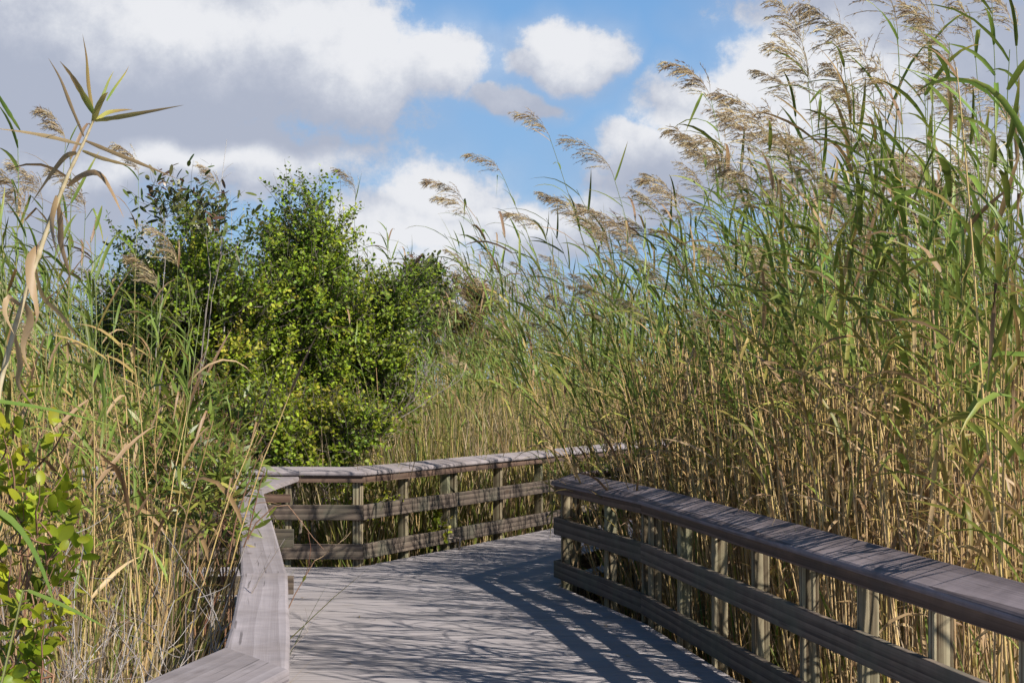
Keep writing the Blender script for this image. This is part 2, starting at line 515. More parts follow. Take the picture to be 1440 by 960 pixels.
# ------------------------------------------------------------------ camera
cam = bpy.data.cameras.new('camera')
cam.sensor_width = 36.0
cam.lens = 36.0 * F
cam.clip_start = 0.1
cam.clip_end = 3000
co = bpy.data.objects.new('camera', cam)
COL.objects.link(co)
co.location = (0, 0, H_EYE)
co.rotation_euler = (math.pi / 2 + PITCH, 0, 0)
sc.camera = co
sc.view_settings.view_transform = 'Standard'
sc.view_settings.look = 'None'
sc.view_settings.exposure = 0.3
sc.view_settings.gamma = 1.0
sc.render.engine = 'CYCLES'
sc.cycles.max_bounces = 4
sc.cycles.diffuse_bounces = 2
sc.cycles.glossy_bounces = 2
sc.cycles.transmission_bounces = 2
sc.cycles.transparent_max_bounces = 4
sc.cycles.caustics_reflective = False
sc.cycles.caustics_refractive = False
sc.cycles.sample_clamp_indirect = 6.0
sc.cycles.use_light_tree = False
sc.world.cycles.sampling_method = 'MANUAL'
sc.world.cycles.sample_map_resolution = 512
sc.cycles.use_denoising = True

# ------------------------------------------------------------------ plan of the boardwalk
CAP_Z = 0.88
def inner(px, py):
    p = at_z(px, py, CAP_Z)
    return np.array([p[0], p[1]])
K0 = inner(407, 942); K1 = inner(404, 805); K2 = inner(372, 697)
A_END = K2 + (K2 - K1) / np.linalg.norm(K2 - K1) * 0.72
A_START = np.array([K0[0] - 0.18 * (K0[1] - 1.2), 1.2])
KOUT = inner(315, 909)
LEFT = [A_START, K0, K1, A_END]
B_Y = A_END[1] + 0.04
R0 = inner(775, 676); R1 = inner(897, 702); R2 = inner(1440, 866)
sl = (R2 - R1) / (R2[1] - R1[1])
R_START = R1 + sl * (0.8 - R1[1])
FDIR = unit(np.array([0.426, 1.0]))
F_END = R0 + FDIR * 9.5
RIGHT = [R_START, R1, R0, F_END]
DY = 16.6
D1 = np.array([xat(513, DY), DY])
D0 = np.array([-6.0, DY + 0.12])
BMID = D1 + FDIR * 2.05
B_END = D1 + FDIR * 11.5
BACK = [D0, D1, BMID + np.array([0.012, -0.012]), B_END]

def poly_offset(pts, t):
    """offset a plan polyline to its left by t (negative: right) with mitres"""
    pts = [np.asarray(p, float) for p in pts]
    res = []
    for i, p in enumerate(pts):
        ds = []
        if i > 0: ds.append(unit(p - pts[i - 1]))
        if i < len(pts) - 1: ds.append(unit(pts[i + 1] - p))
        ns = [np.array([-d[1], d[0]]) for d in ds]
        n = unit(sum(ns))
        res.append(p + n * t / max(0.35, float(n @ ns[0])))
    return res

def loft(name, rings, mat, parent, axis_o, axis_x, up=(0, 0, 1), warp=0.0):
    """rings: list of (k,3) world rings; stored in a local frame whose X is the board's length"""
    ex = unit(np.asarray(axis_x, float))
    ey = unit(np.cross(np.asarray(up, float), ex))
    ez = np.cross(ex, ey)
    R = np.stack([ex, ey, ez], 1)
    o = np.asarray(axis_o, float)
    V = np.concatenate(rings)
    V = (V - o) @ R
    k = len(rings[0]); n = len(rings)
    faces = []
    for i in range(n - 1):
        for j in range(k):
            jn = (j + 1) % k
            faces.append((i * k + j, i * k + jn, (i + 1) * k + jn, (i + 1) * k + j))
    faces.append(tuple(range(k))[::-1])
    faces.append(tuple((n - 1) * k + j for j in range(k)))
    me = bpy.data.meshes.new(name)
    me.from_pydata([tuple(v) for v in V], [], faces)
    me.materials.append(mat)
    import bmesh
    bm = bmesh.new(); bm.from_mesh(me)
    bmesh.ops.recalc_face_normals(bm, faces=bm.faces)
    bm.to_mesh(me); bm.free()
    ob = link(name, me, parent)
    from mathutils import Matrix
    m4 = Matrix([[*R[0], o[0]], [*R[1], o[1]], [*R[2], o[2]], [0, 0, 0, 1]])
    ob.matrix_parent_inverse = Matrix.Translation(parent.location).inverted() if parent else Matrix()
    ob.matrix_basis = m4
    return ob

def section(t0, t1, z0, z1, c, tilt=0.0):
    """chamfered rectangle as (t, z); tilt lifts the outer side"""
    pts = [(t0 + c, z0), (t1 - c, z0), (t1 - c * 0.3, z0 + c * 0.3), (t1, z0 + c), (t1, z1 - c), (t1 - c * 0.3, z1 - c * 0.3), (t1 - c, z1), (t0 + c, z1),
           (t0 + c * 0.3, z1 - c * 0.3), (t0, z1 - c), (t0, z0 + c), (t0 + c * 0.3, z0 + c * 0.3)]
    return [(t, z + (t - t0) * tilt) for t, z in pts]

def run_board(name, pts, i, sec, sgn, mat, parent, ext0=0.0, ext1=0.0, rng=random, cut=None):
    """board on segment i of a polyline with mitred ends; sec = list of (t, z)"""
    rings = []
    n = 9
    ends = []
    for (t, z) in sec:
        off = poly_offset(pts, sgn * t)
        a, b = off[i].copy(), off[i + 1].copy()
        d = unit(b - a)
        for kk_, (pin, pout, wd) in (cut or {}).items():
            p_ = pin + (pout - pin) * t / wd
            if kk_ == (i, 0): a = p_
            if kk_ == (i, 1): b = p_
        a = a - d * ext0 + d * 0.0015
        b = b + d * ext1 - d * 0.0015
        ends.append((a, b, z))
    bow_t = rng.uniform(-1, 1) * 0.004
    bow_z = rng.uniform(-1, 1) * 0.005
    nrm = unit(np.array([-(pts[i + 1] - pts[i])[1], (pts[i + 1] - pts[i])[0]]))
    ph = rng.uniform(0, 6)
    for s in np.linspace(0, 1, n):
        w = math.sin(s * math.pi) * bow_t + math.sin(s * 9 + ph) * 0.0015
        wz = math.sin(s * math.pi) * bow_z + math.sin(s * 7 + ph) * 0.0015
        rings.append(np.array([[*(a + (b - a) * s + nrm * w), z + wz] for a, b, z in ends]))
    mid = rings[0].mean(0)
    ax = np.array([*(pts[i + 1] - pts[i]), 0.0])
    return loft(name, rings, mat, parent, mid, ax)

def post(parent, pos, yaw_dir, sgn, t0=0.062, across=0.09, along=0.06, z0=-0.75, z1=0.845, rng=random):
    """post under the cap, outside the rails"""
    d = unit(np.asarray(yaw_dir, float))
    nrm = np.array([-d[1], d[0]]) * sgn
    c = np.asarray(pos, float) + nrm * (t0 + across / 2)
    a, b, ch = along / 2, across / 2, 0.006
    prof = [(-a + ch, -b), (a - ch, -b), (a, -b + ch), (a, b - ch), (a - ch, b), (-a + ch, b), (-a, b - ch), (-a, -b + ch)]
    rings = []
    lean = np.array([rng.uniform(-1, 1), rng.uniform(-1, 1)]) * 0.006
    for s in np.linspace(0, 1, 6):
        z = z0 + (z1 - z0) * s
        rings.append(np.array([[*(c + d * u + nrm * v + lean * (1 - s)), z] for u, v in prof]))
    return loft('post', rings, M['post_wood'], parent, np.array([*c, z0]), (0, 0, 1), up=(d[0], d[1], 0))

TILT = 0.2
def railing(parent, pts, sgn, segs, post_s, ends=(0.0, 0.0), capw=0.215, tilt=TILT, capmat='cap_wood', cut=None, capws=None):
    """pts inner cap edge; sgn +1 outer side left of travel"""
    fas = section(0.022, 0.060, CAP_Z - 0.10, CAP_Z - 0.037, 0.003)
    mid = section(0.020, 0.058, 0.432, 0.574, 0.005)
    low = section(0.020, 0.058, 0.068, 0.210, 0.005)
    for i in segs:
        e0 = ends[0] if i == segs[0] else 0
        e1 = ends[1] if i == segs[-1] else 0
        cap = section(0.0, (capws or {}).get(i, capw), CAP_Z - 0.038, CAP_Z, 0.013, tilt)
        run_board('cap_rail', pts, i, cap, sgn, M[capmat], parent, e0, e1, cut=cut)
        run_board('top_rail', pts, i, fas, sgn, M['fascia_wood'], parent, e0 * .6, e1 * .6)
        run_board('middle_rail', pts, i, mid, sgn, M['rail_wood'], parent, e0 * .7, e1 * .7)
        run_board('lower_rail', pts, i, low, sgn, M['rail_wood'], parent, e0 * .7, e1 * .7)
        a, b = np.asarray(pts[i]), np.asarray(pts[i + 1])
        d = unit(b - a)
        for s in post_s[i]:
            post(parent, a + d * s, d, sgn)

def seglen(p, i): return float(np.linalg.norm(np.asarray(p[i + 1]) - np.asarray(p[i])))

# right railing: travel away from the camera, outside on the right
rr = thing('wooden_railing', (R1[0], R1[1], 0), 'long weathered wooden railing along the right side of the boardwalk, cap striped by reed shadows', 'railing')
L0 = seglen(RIGHT, 0)
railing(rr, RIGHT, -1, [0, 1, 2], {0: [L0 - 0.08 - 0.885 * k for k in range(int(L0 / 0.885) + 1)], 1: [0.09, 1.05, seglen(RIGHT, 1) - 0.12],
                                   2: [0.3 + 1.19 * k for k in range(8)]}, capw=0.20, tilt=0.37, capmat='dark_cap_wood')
# left railing with the short return across its far end
lr = thing('wooden_railing', (K1[0], K1[1], 0), 'pale grey wooden railing bending up the left side of the boardwalk beside the twigs', 'railing')
LL = [seglen(LEFT, i) for i in range(3)]
railing(lr, LEFT, 1, [0, 1, 2], {0: [0.5, 1.7, 2.9, LL[0] - .12], 1: [0.12, 1.25, LL[1] - .1], 2: [0.12, 1.3, 2.5, 3.7, 4.9, LL[2] - .15]}, capw=0.20, tilt=0.0, capws={0: 0.336},
        cut={(0, 1): (K0, KOUT, 0.336), (1, 0): (K0, KOUT, 0.20)})
RET = [np.array([-4.8, B_Y - 0.05]), np.array([A_END[0] + 0.05, B_Y])]
TIPF, TIPB = np.array([xat(369, B_Y), B_Y]) - np.array([.26, 0]), np.array([xat(421, B_Y + .42), B_Y + .42]) - np.array([.26, 0])
railing(lr, RET, 1, [0], {0: [0.3, 1.4, seglen(RET, 0) - 0.10]}, ends=(0, 0.26), capw=0.42, cut={(0, 1): (TIPF, TIPB, 0.42)})
# back railing: outside on the left (away from the camera)
br = thing('wooden_railing', (D1[0], D1[1], 0), 'wooden railing across the far side of the boardwalk in front of the green shrub', 'railing')
railing(br, BACK, 1, [0, 1, 2], {0: [0.4, 1.6, 2.8, 3.9, seglen(BACK, 0) - 0.09], 1: [0.07, 1.0, seglen(BACK, 1) - 0.09],
                                 2: [0.09] + [1.28 + 1.19 * k for k in range(8)]})

# ------------------------------------------------------------------ deck: individual boards in one sheet
def line_x(pts, y):
    for a, b in zip(pts[:-1], pts[1:]):
        lo, hi = min(a[1], b[1]), max(a[1], b[1])
        if lo <= y <= hi and hi - lo > 1e-6:
            return a[0] + (b[0] - a[0]) * (y - a[1]) / (b[1] - a[1])
    return None

def deck_left(y):
    if y < A_START[1]: return A_START[0]
    if y < B_Y + 0.1: return line_x(LEFT, min(y, A_END[1])) - 0.05
    if y < DY - 0.02: return -6.2
    return line_x(BACK[1:], max(y, DY)) - 0.05
def deck_right(y):
    if y < R_START[1]: return R_START[0] + 0.05
    v = line_x(RIGHT[:3], y)
    if v is not None: return v + 0.05
    return line_x(RIGHT[2:], y) + 0.05 if y < F_END[1] else F_END[0]
dg = Geo()
PITCH_B, GAP = 0.140, 0.009
y = -3.0
while y < 24.5:
    y0, y1 = y + GAP / 2, y + PITCH_B - GAP / 2
    a0, a1, b0, b1 = deck_left(y0), deck_left(y1), deck_right(y0), deck_right(y1)
    if y1 > DY - 0.02 >= y0: a1 = a0 = max(a0, D1[0] - 4.6)
    dz = random.uniform(-0.0012, 0.0012)
    c = 0.004
    tn = random.random()
    # chamfered board with a centre groove
    ys = [y0, y0 + c, (y0 + y1) / 2 - .005, (y0 + y1) / 2 - .002, (y0 + y1) / 2 + .002, (y0 + y1) / 2 + .005, y1 - c, y1]
    zs = [-0.004, 0, 0, -0.002, -0.002, 0, 0, -0.004]
    prof = [(y0, -0.04)] + list(zip(ys, zs)) + [(y1, -0.04)]
    nseg = 4
    V = []
    for s in range(nseg + 1):
        for (yy, zz) in prof:
            f = (yy - y0) / (y1 - y0)
            xa, xb = a0 + (a1 - a0) * f, b0 + (b1 - b0) * f
            V.append((xa + (xb - xa) * s / nseg, yy, zz + dz))
    kk = len(prof)
    q = []
    for s in range(nseg):
        for j in range(kk - 1):
            q.append((s * kk + j, (s + 1) * kk + j, (s + 1) * kk + j + 1, s * kk + j + 1))
    dg.add(V, q, tn, 0)
    y += PITCH_B
deck = link('boardwalk_deck', dg.mesh('boardwalk_deck', M['deck']))
tag(deck, kind='structure')
jg = Geo()
def beam(g, a, b, w, z0, z1):
    a, b = np.asarray(a, float), np.asarray(b, float)
    d = unit(b - a); n = np.array([-d[1], d[0]]) * w / 2
    v = [(*(a - n), z0), (*(a + n), z0), (*(a + n), z1), (*(a - n), z1), (*(b - n), z0), (*(b + n), z0), (*(b + n), z1), (*(b - n), z1)]
    g.add(v, [(0, 1, 2, 3), (7, 6, 5, 4), (0, 4, 5, 1), (1, 5, 6, 2), (2, 6, 7, 3), (3, 7, 4, 0)], 0.5, 0.5)
for pts, t in ((LEFT, -0.02), (RIGHT[:3], 0.02), (BACK, -0.02), (RIGHT[2:], 0.02)):
    o = poly_offset(pts, t)
    for a, b in zip(o[:-1], o[1:]):
        beam(jg, a, b, 0.05, -0.25, -0.045)
joists = link('deck_beams', jg.mesh('deck_beams', M['rail_wood']))
tag(joists, kind='structure')

# ------------------------------------------------------------------ ground
GZ = -0.62
gg = Geo()
n = 60
xs = np.sign(np.linspace(-1, 1, n)) * np.abs(np.linspace(-1, 1, n)) ** 2.2 * 900
X_, Y_ = np.meshgrid(xs, xs + 12)
Z_ = GZ + RNG.normal(size=X_.shape) * 0.03
idx = np.arange(n * n).reshape(n, n)
q = np.stack([idx[:-1, :-1], idx[:-1, 1:], idx[1:, 1:], idx[1:, :-1]], -1).reshape(-1, 4)
gg.add(np.stack([X_, Y_, Z_], -1).reshape(-1, 3), q, 0.5, 0.5)
tag(link('ground', gg.mesh('ground', M['ground'], True)), kind='structure')

# ------------------------------------------------------------------ reeds
def bez(p0, p1, p2, s):
    s = np.asarray(s)[:, None]
    return (1 - s) ** 2 * p0 + 2 * s * (1 - s) * p1 + s * s * p2

def make_plume(g, base, d0, L, rng, dense=1.0, wind=(-1.0, -0.15, -0.25)):
    """one-sided nodding panicle: an axis with whorls of drooping threads carrying spikelets"""
    wind = np.array(wind, float)
    d = unit(d0)
    axis = [np.array(base, float)]
    n = 9
    for i in range(n):
        d = unit(d + wind * 0.11 + np.array([0, 0, -0.05]))
        axis.append(axis[-1] + d * L / n)
    axis = np.array(axis)
    tube(g, axis, np.linspace(0.0022, 0.0006, n + 1), 3, 0.5, 0.6)
    tan = unit(np.gradient(axis, axis=0))
    nb = int(44 * dense)
    for b in range(nb):
        s = rng.uniform(0, 1) ** 0.9
        f = s * n
        i = min(int(f), n - 1)
        p = axis[i] + (axis[i + 1] - axis[i]) * (f - i)
        az = unit(rng.normal(size=3) + wind * 0.7)
        bd = unit(tan[i] * rng.uniform(0.7, 1.3) + az * rng.uniform(0.35, 0.8))
        bl = L * (0.50 - 0.30 * s) * rng.uniform(0.7, 1.25)
        m = 5
        pts = [p]
        for k in range(m):
            bd = unit(bd + wind * 0.13 + np.array([0, 0, -0.12]))
            pts.append(pts[-1] + bd * bl / m)
        pts = np.array(pts)
        side = unit(np.cross(bd, rng.normal(size=3)))
        tn = rng.uniform(0, 1)
        ag = np.clip(rng.normal(0.5, 0.25), 0, 1)
        ribbon(g, pts, np.array([0.0015, 0.002, 0.003, 0.004, 0.004, 0.0012]) * 1.0, side, 0, tn, ag)
        # spikelets
        ns = 18
        ss = rng.uniform(0.1, 1.0, ns) * m
        ii = np.minimum(ss.astype(int), m - 1)
        P = pts[ii] + (pts[ii + 1] - pts[ii]) * (ss - ii)[:, None]
        D = unit(unit(pts[ii + 1] - pts[ii]) + rng.normal(size=(ns, 3)) * 0.38 + np.array([0, 0, -0.15]))
        leaf_batch(g, P, D, rng.normal(size=(ns, 3)), rng.uniform(0.014, 0.034, ns), 0.0036, [0, 0.45, 1], [0.35, 1, 0.1], 0.1,
                   np.clip(tn + rng.normal(size=ns) * 0.2, 0, 1), np.clip(ag + rng.normal(size=ns) * 0.15, 0, 1))

LROWS = np.array([0, 0.12, 0.3, 0.5, 0.7, 0.87, 1.0])
LPROF = np.array([0.55, 0.9, 1.0, 0.9, 0.66, 0.34, 0.03])
def reed_leaf(g, p, d0, L, W, rng, age, droop, wind, kink=None, rolls=0.6, tipage=0.35):
    d = unit(d0)
    pts = [np.array(p, float)]
    steps = np.diff(LROWS) * L
    for i, st in enumerate(steps):
        d = unit(d + np.array([0, 0, -1.0]) * droop * (0.3 + LROWS[i + 1]) * st / 0.09 + wind * 0.05)
        if kink is not None and i == kink:
            d = unit(d * 0.25 + np.array([rng.normal() * 0.2, rng.normal() * 0.2, -1.0]))
        pts.append(pts[-1] + d * st)
    pts = np.array(pts)
    tg = unit(np.gradient(pts, axis=0))
    ref = unit(np.array([rng.normal() * 0.25, rng.normal() * 0.25, 1.0]))
    side = unit(np.cross(tg, ref) + 1e-6)
    # twist along the blade
    tw = rng.normal() * rolls * LROWS[:, None]
    nn = np.cross(side, tg)
    side = side * np.cos(tw) + nn * np.sin(tw)
    ag = np.clip(age + tipage * LROWS ** 3, 0, 1)
    ribbon(g, pts, LPROF * W * 0.9 * (1 + rng.normal(size=7) * 0.06), side, 0.16, rng.uniform(0, 1), ag)

def make_reed(root, ctrl, tip, rng, plume=0.36, nleaf=13, leaf_from=0.45, W=0.027, LL=0.42, rad=0.0062, dead=0.0, dry_low=6,
              plume_dir=None, wind=(-1.0, -0.1, -0.1), pdense=1.0, age_top=0.08, pwind=None):
    """returns part arrays; coordinates relative to nothing (world or local, as given)"""
    root, ctrl, tip = (np.asarray(v, float) for v in (root, ctrl, tip))
    wind = np.asarray(wind, float)
    gs, gl, gp = Geo(), Geo(), Geo()
    s = np.linspace(0, 1, 13)
    pts = bez(root, ctrl, tip, s)
    pts[1:-1] += rng.normal(size=(11, 3)) * 0.006
    stem_age = np.clip(1.0 - (s - 0.35) * 1.55, 0.05, 1) if dead < 0.5 else np.clip(0.75 + rng.normal(size=13) * 0.1, 0, 1)
    tube(gs, pts, rad * (1 - 0.68 * s), 5, rng.uniform(0.15, 0.9), stem_age)
    tg = unit(np.gradient(pts, axis=0))
    flip = rng.uniform(0, 6.28)
    def on(ss):
        f = ss * 12
        i = min(int(f), 11)
        return pts[i] + (pts[i + 1] - pts[i]) * (f - i), tg[i]
    for k in range(nleaf):
        u = k / max(1, nleaf - 1)
        ss = leaf_from + (0.985 - leaf_from) * u
        p, t = on(ss)
        az = flip + k * math.pi + rng.normal() * 0.5
        h = np.array([math.cos(az), math.sin(az), 0.0])
        h = unit(h + wind * 0.45)
        ang = rng.uniform(0.3, 0.8)
        d = unit(t * math.cos(ang) + h * math.sin(ang))
        size = (0.75 + 0.5 * math.sin(min(1, u * 1.25) * math.pi * 0.9)) * rng.uniform(0.75, 1.2)
        age = age_top + (0.5 * (1 - u) ** 3) + abs(rng.normal()) * 0.10
        if rng.random() < 0.17 + dead: age = rng.uniform(0.5, 1.0)
        kink = 2 if rng.random() < 0.16 + 0.3 * dead else None
        reed_leaf(gl, p, d, LL * size, W * size ** 0.5, rng, age, rng.uniform(0.10, 0.42), wind, kink)
    for k in range(dry_low):
        p, t = on(rng.uniform(0.12, leaf_from + 0.12))
        az = rng.uniform(0, 6.28)
        d = unit(np.array([math.cos(az) * 0.6, math.sin(az) * 0.6, rng.uniform(-0.4, 0.6)]))
        reed_leaf(gl, p, d, LL * rng.uniform(0.5, 0.95), W * rng.uniform(0.5, 0.8), rng, rng.uniform(0.65, 1.0), rng.uniform(0.4, 0.9), wind * 0.3, None, 1.6)
    if plume:
        make_plume(gp, pts[-1], plume_dir if plume_dir is not None else tg[-1], plume, rng, pdense, pwind or (wind[0], wind[1], -0.25))
    return {'stem': gs, 'leaves': gl, 'plume': gp}

REED_MAT = {'stem': 'reed_stem', 'leaves': 'reed_leaf', 'plume': 'plume'}
def reed_thing(parts_mesh, loc, label, group, name='reed', cat='reed', rz=0.0, scale=1.0, tiltx=0.0, tilty=0.0):
    o = thing(name, loc, label, cat, group)
    o.rotation_euler = (tiltx, tilty, rz)
    o.scale = (scale, scale, scale)
    for k, me in parts_mesh.items():
        if me is not None:
            link(k, me, o)
    return o

def hero_reed(px_tip, py_tip, Y, px_root, label, group=None, seed=0, name='reed', **kw):
    """a reed whose top stands at a place in the marsh found from the photograph; it keeps its own distance Y"""
    rng = np.random.default_rng(1000 + seed)
    dy_ = rng.uniform(-0.4, 0.4)
    # keep the foot on the far side of the right railing
    while px_root > 700 and Y < 15 and not in_right_bed(xat(px_root, Y), Y + dy_):
        Y += 0.1
    tip = at_y(px_tip, py_tip, Y)
    root = np.array([xat(px_root, Y), Y + dy_, GZ])
    up = tip - root
    bend = kw.pop('bend', 0.12)
    ctrl = root + up * 0.55 + np.array([abs(up[0]) * bend, 0, 0.12])
    lc = root.copy()
    parts = make_reed(root - lc, ctrl - lc, tip - lc, rng, **kw)
    meshes = {k: (g.mesh(k, M[REED_MAT[k]], k == 'stem') if g.n else None) for k, g in parts.items()}
    return reed_thing(meshes, lc, label, group, name)

def in_right_bed(x, y):
    """right of the right railing and this side of its far arm"""
    lx = line_x(RIGHT[:3], y)
    if lx is not None:
        return x > lx + 0.5
    if y < R_START[1]:
        return x > R_START[0] + 0.5
    # past R0: must stay outside the far arm
    fx = line_x(RIGHT[2:], y)
    return fx is not None and x > fx + 0.55
def in_back(x, y):
    if y < DY + 0.5: return False
    if x < D1[0]: return True
    yb = D1[1] + (x - D1[0]) / 0.426
    return y > yb + 0.75
def in_left_bed(x, y):
    lx = line_x(LEFT, y)
    if lx is None: return False
    return x < lx - 0.5

# variants -----------------------------------------------------------------
VAR = {}
def add_variant(key, kind, rng):
    Hh = 1.0
    if kind == 'plumed':
        h = rng.uniform(3.3, 4.1)
        lean = rng.uniform(-0.5, -0.1)
        p = make_reed((0, 0, 0), (lean * 0.25, 0, h * 0.55), (lean, rng.normal() * 0.15, h), rng, plume=rng.uniform(0.34, 0.46), nleaf=10, leaf_from=0.4, W=0.024, dry_low=4)
    elif kind == 'leafy':
        h = rng.uniform(2.7, 3.7)
        lean = rng.uniform(-0.7, 0.1)
        p = make_reed((0, 0, 0), (lean * 0.2, 0, h * 0.55), (lean, rng.normal() * 0.2, h), rng, plume=0, nleaf=19, leaf_from=0.28, W=0.024, LL=0.42, dry_low=4)
    elif kind == 'dead':
        h = rng.uniform(1.6, 2.9)
        lean = rng.uniform(-0.5, 0.45)
        p = make_reed((0, 0, 0), (lean * 0.2, rng.normal() * 0.1, h * 0.55), (lean, rng.normal() * 0.3, h), rng, plume=0, nleaf=3, leaf_from=0.4, dead=0.9,
                      dry_low=3, rad=0.0068, age_top=0.7, LL=0.36, W=0.02)
    elif kind == 'short':
        h = rng.uniform(1.5, 2.3)
        lean = rng.uniform(-0.4, 0.2)
        p = make_reed((0, 0, 0), (lean * 0.2, 0, h * 0.55), (lean, rng.normal() * 0.2, h), rng, plume=0, nleaf=11, leaf_from=0.2, W=0.022, LL=0.38, rad=0.004)
    VAR.setdefault(kind, []).append({k: g.arrays() for k, g in p.items()})
vr = np.random.default_rng(5)
for kind, c in (('plumed', 6), ('leafy', 6), ('dead', 6), ('short', 4)):
    for i in range(c):
        add_variant(i, kind, vr)
VMESH = {k: [{p: (mesh_from(p, a, M[REED_MAT[p]], p == 'stem') if len(a[0]) else None) for p, a in v.items()} for v in lst] for k, lst in VAR.items()}

BED = {'stem': Geo(), 'leaves': Geo(), 'plume': Geo()}
def bed_reed(x, y, kind, sc_=1.0, rz=0.0, tx=0.0, ty=0.0, rng=RNG, dage=0.0, target=BED):
    v = VAR[kind][rng.integers(len(VAR[kind]))]
    cz, sz = math.cos(rz), math.sin(rz)
    Rz = np.array([[cz, -sz, 0], [sz, cz, 0], [0, 0, 1.0]])
    Sh = np.array([[1, 0, tx], [0, 1, ty], [0, 0, 1.0]])
    m = np.eye(4)
    m[:3, :3] = Sh @ Rz * sc_
    m[:3, 3] = (x, y, GZ)
    dt = rng.normal() * 0.12
    for k in target:
        target[k].merge(v[k], m, dt, dage)

# ---- single reeds (copies of the variants), nearest ones first
LAB = {
    ('right', 'plumed'): ('green reed with tan plume in the dense stand behind the right railing', 'plumed reeds behind the right railing'),
    ('right', 'leafy'): ('leafy green reed without plume in the dense stand behind the right railing', 'leafy reeds behind the right railing'),
    ('right', 'dead'): ('dry tan reed cane in the dense stand behind the right railing', 'dry canes behind the right railing'),
    ('left', 'plumed'): ('green reed with tan plume in the thicket left of the green shrub', 'plumed reeds left of the shrub'),
    ('left', 'leafy'): ('leafy green reed in the thicket left of the pale grey railing', 'leafy reeds in the left thicket'),
    ('left', 'dead'): ('dry tan reed cane in the thicket left of the pale grey railing', 'dry canes in the left thicket'),
    ('back', 'leafy'): ('green leafy reed in the grassy stand beyond the far railing', 'leafy reeds beyond the far railing'),
    ('back', 'dead'): ('dry straw coloured cane in the grassy stand beyond the far railing', 'dry canes beyond the far railing'),
    ('back', 'plumed'): ('plumed reed in the stand beyond the far end of the back railing', 'plumed reeds beyond the far railing'),
}
def single(zone, kind, x, y, s, rz, tx, ty):
    lab, grp = LAB[(zone, kind)]
    vm = VMESH[kind][RNG.integers(len(VMESH[kind]))]
    reed_thing(vm, (x, y, GZ), lab, grp, 'reed' if kind != 'dead' else 'dry_reed', 'reed' if kind != 'dead' else 'dry reed', rz, s, tx, ty)

def frame_px(x, y): return 720 + 2500 * x / y

def top_limit_right(px):
    """height (metres above the eye, per metre of distance) the solid stand reaches"""
    xs_ = [560, 640, 760, 860, 950, 1040, 1120, 1440]
    ys_ = [470, 430, 370, 350, 360, 330, 200, 60]
    return (540 - np.interp(px, xs_, ys_)) / 2500

cand = []
rr_ = np.random.default_rng(21)
# right bed candidates
while len(cand) < 1360:
    y = rr_.uniform(4.6, 21)
    x = rr_.uniform(0.8, 8.5)
    if not in_right_bed(x, y): continue
    px = frame_px(x, y)
    if px > 1480 and rr_.random() < 0.95: continue
    if y < 8.5 and rr_.random() < 0.5: continue
    lx_ = line_x(RIGHT[:3], y)
    if lx_ is not None and x < lx_ + 1.3 and rr_.random() < 0.5: continue
    if px > 1900: continue
    # thinner towards the back
    lx = line_x(RIGHT[:3], y)
    if lx is not None and x > lx + 3.0 and rr_.random() < 0.5: continue
    cand.append((x, y, px))
cand.sort(key=lambda c: c[1])
n_single = {'right': 0, 'left': 0, 'back': 0}
for (x, y, px) in cand:
    r = rr_.random()
    kind = 'dead' if r < 0.54 else ('leafy' if r < 0.88 else 'plumed')
    lim = H_EYE + top_limit_right(px) * y - GZ
    hv = {'dead': 2.3, 'leafy': 3.2, 'plumed': 3.8}[kind]
    s = rr_.uniform(0.85, 1.12)
    if hv * s > lim * 1.02:
        s = lim / hv * rr_.uniform(0.75, 1.0)
        if kind == 'plumed' and s < 0.7: kind = 'leafy'; s = min(1.0, lim / 3.2) * rr_.uniform(0.75, 1)
        if s < 0.45: kind = 'short'; s = rr_.uniform(0.8, 1.1)
    rz = rr_.normal() * 0.45
    lean = -0.38 * np.clip((1100 - px) / 300, 0, 1)
    tx, ty = rr_.normal() * 0.07 + lean, rr_.normal() * 0.06
    if n_single['right'] < 165 and 700 < px < 1460 and kind != 'short':
        n_single['right'] += 1
        single('right', kind, x, y, s, rz, -ty, tx)
    else:
        bed_reed(x, y, kind, s, rz, tx, ty, rr_)

for _ in range(26):
    y = rr_.uniform(R0[1] + 0.1, R0[1] + 1.6)
    x = line_x(RIGHT[2:], y) + rr_.uniform(0.22, 0.7)
    bed_reed(x, y, 'short' if rr_.random() < .6 else 'leafy', rr_.uniform(0.75, 1.0), rr_.normal() * 0.4, -0.12 + rr_.normal() * .06, rr_.normal() * .05, rr_)
# left bed
cl_ = []
while len(cl_) < 430:
    y = rr_.uniform(7.2, 17.5)
    x = rr_.uniform(-7.0, -1.2)
    if y < B_Y - 0.3:
        if not in_left_bed(x, y): continue
    elif y > B_Y + 0.0 and y < DY + 0.3: continue
    px = frame_px(x, y)
    if px < -150 or px > 345: continue
    cl_.append((x, y, px))
cl_.sort(key=lambda c: c[1])
for (x, y, px) in cl_:
    ypx = np.interp(px, [0, 110, 170, 230, 290, 345], [310, 350, 440, 520, 615, 700])
    lim = H_EYE + (540 - ypx) / 2500 * y - GZ
    r = rr_.random()
    kind = 'dead' if r < 0.66 else ('leafy' if r < 0.94 else 'plumed')
    if px > 150 and kind == 'plumed': kind = 'leafy'
    hv = {'dead': 2.3, 'leafy': 3.2, 'plumed': 3.8}[kind]
    s = min(1.05, lim / hv) * rr_.uniform(0.75, 1.05)
    if s < 0.5:
        kind = 'short'; s = min(1.1, lim / 1.9) * rr_.uniform(0.6, 1.0)
    rz = rr_.normal() * 0.6
    tx, ty = rr_.normal() * 0.10, rr_.normal() * 0.08
    if n_single['left'] < 60 and kind != 'short' and px > -30:
        n_single['left'] += 1
        single('left', kind, x, y, s, rz, -ty, tx)
    else:
        bed_reed(x, y, kind, s, rz, tx, ty, rr_)

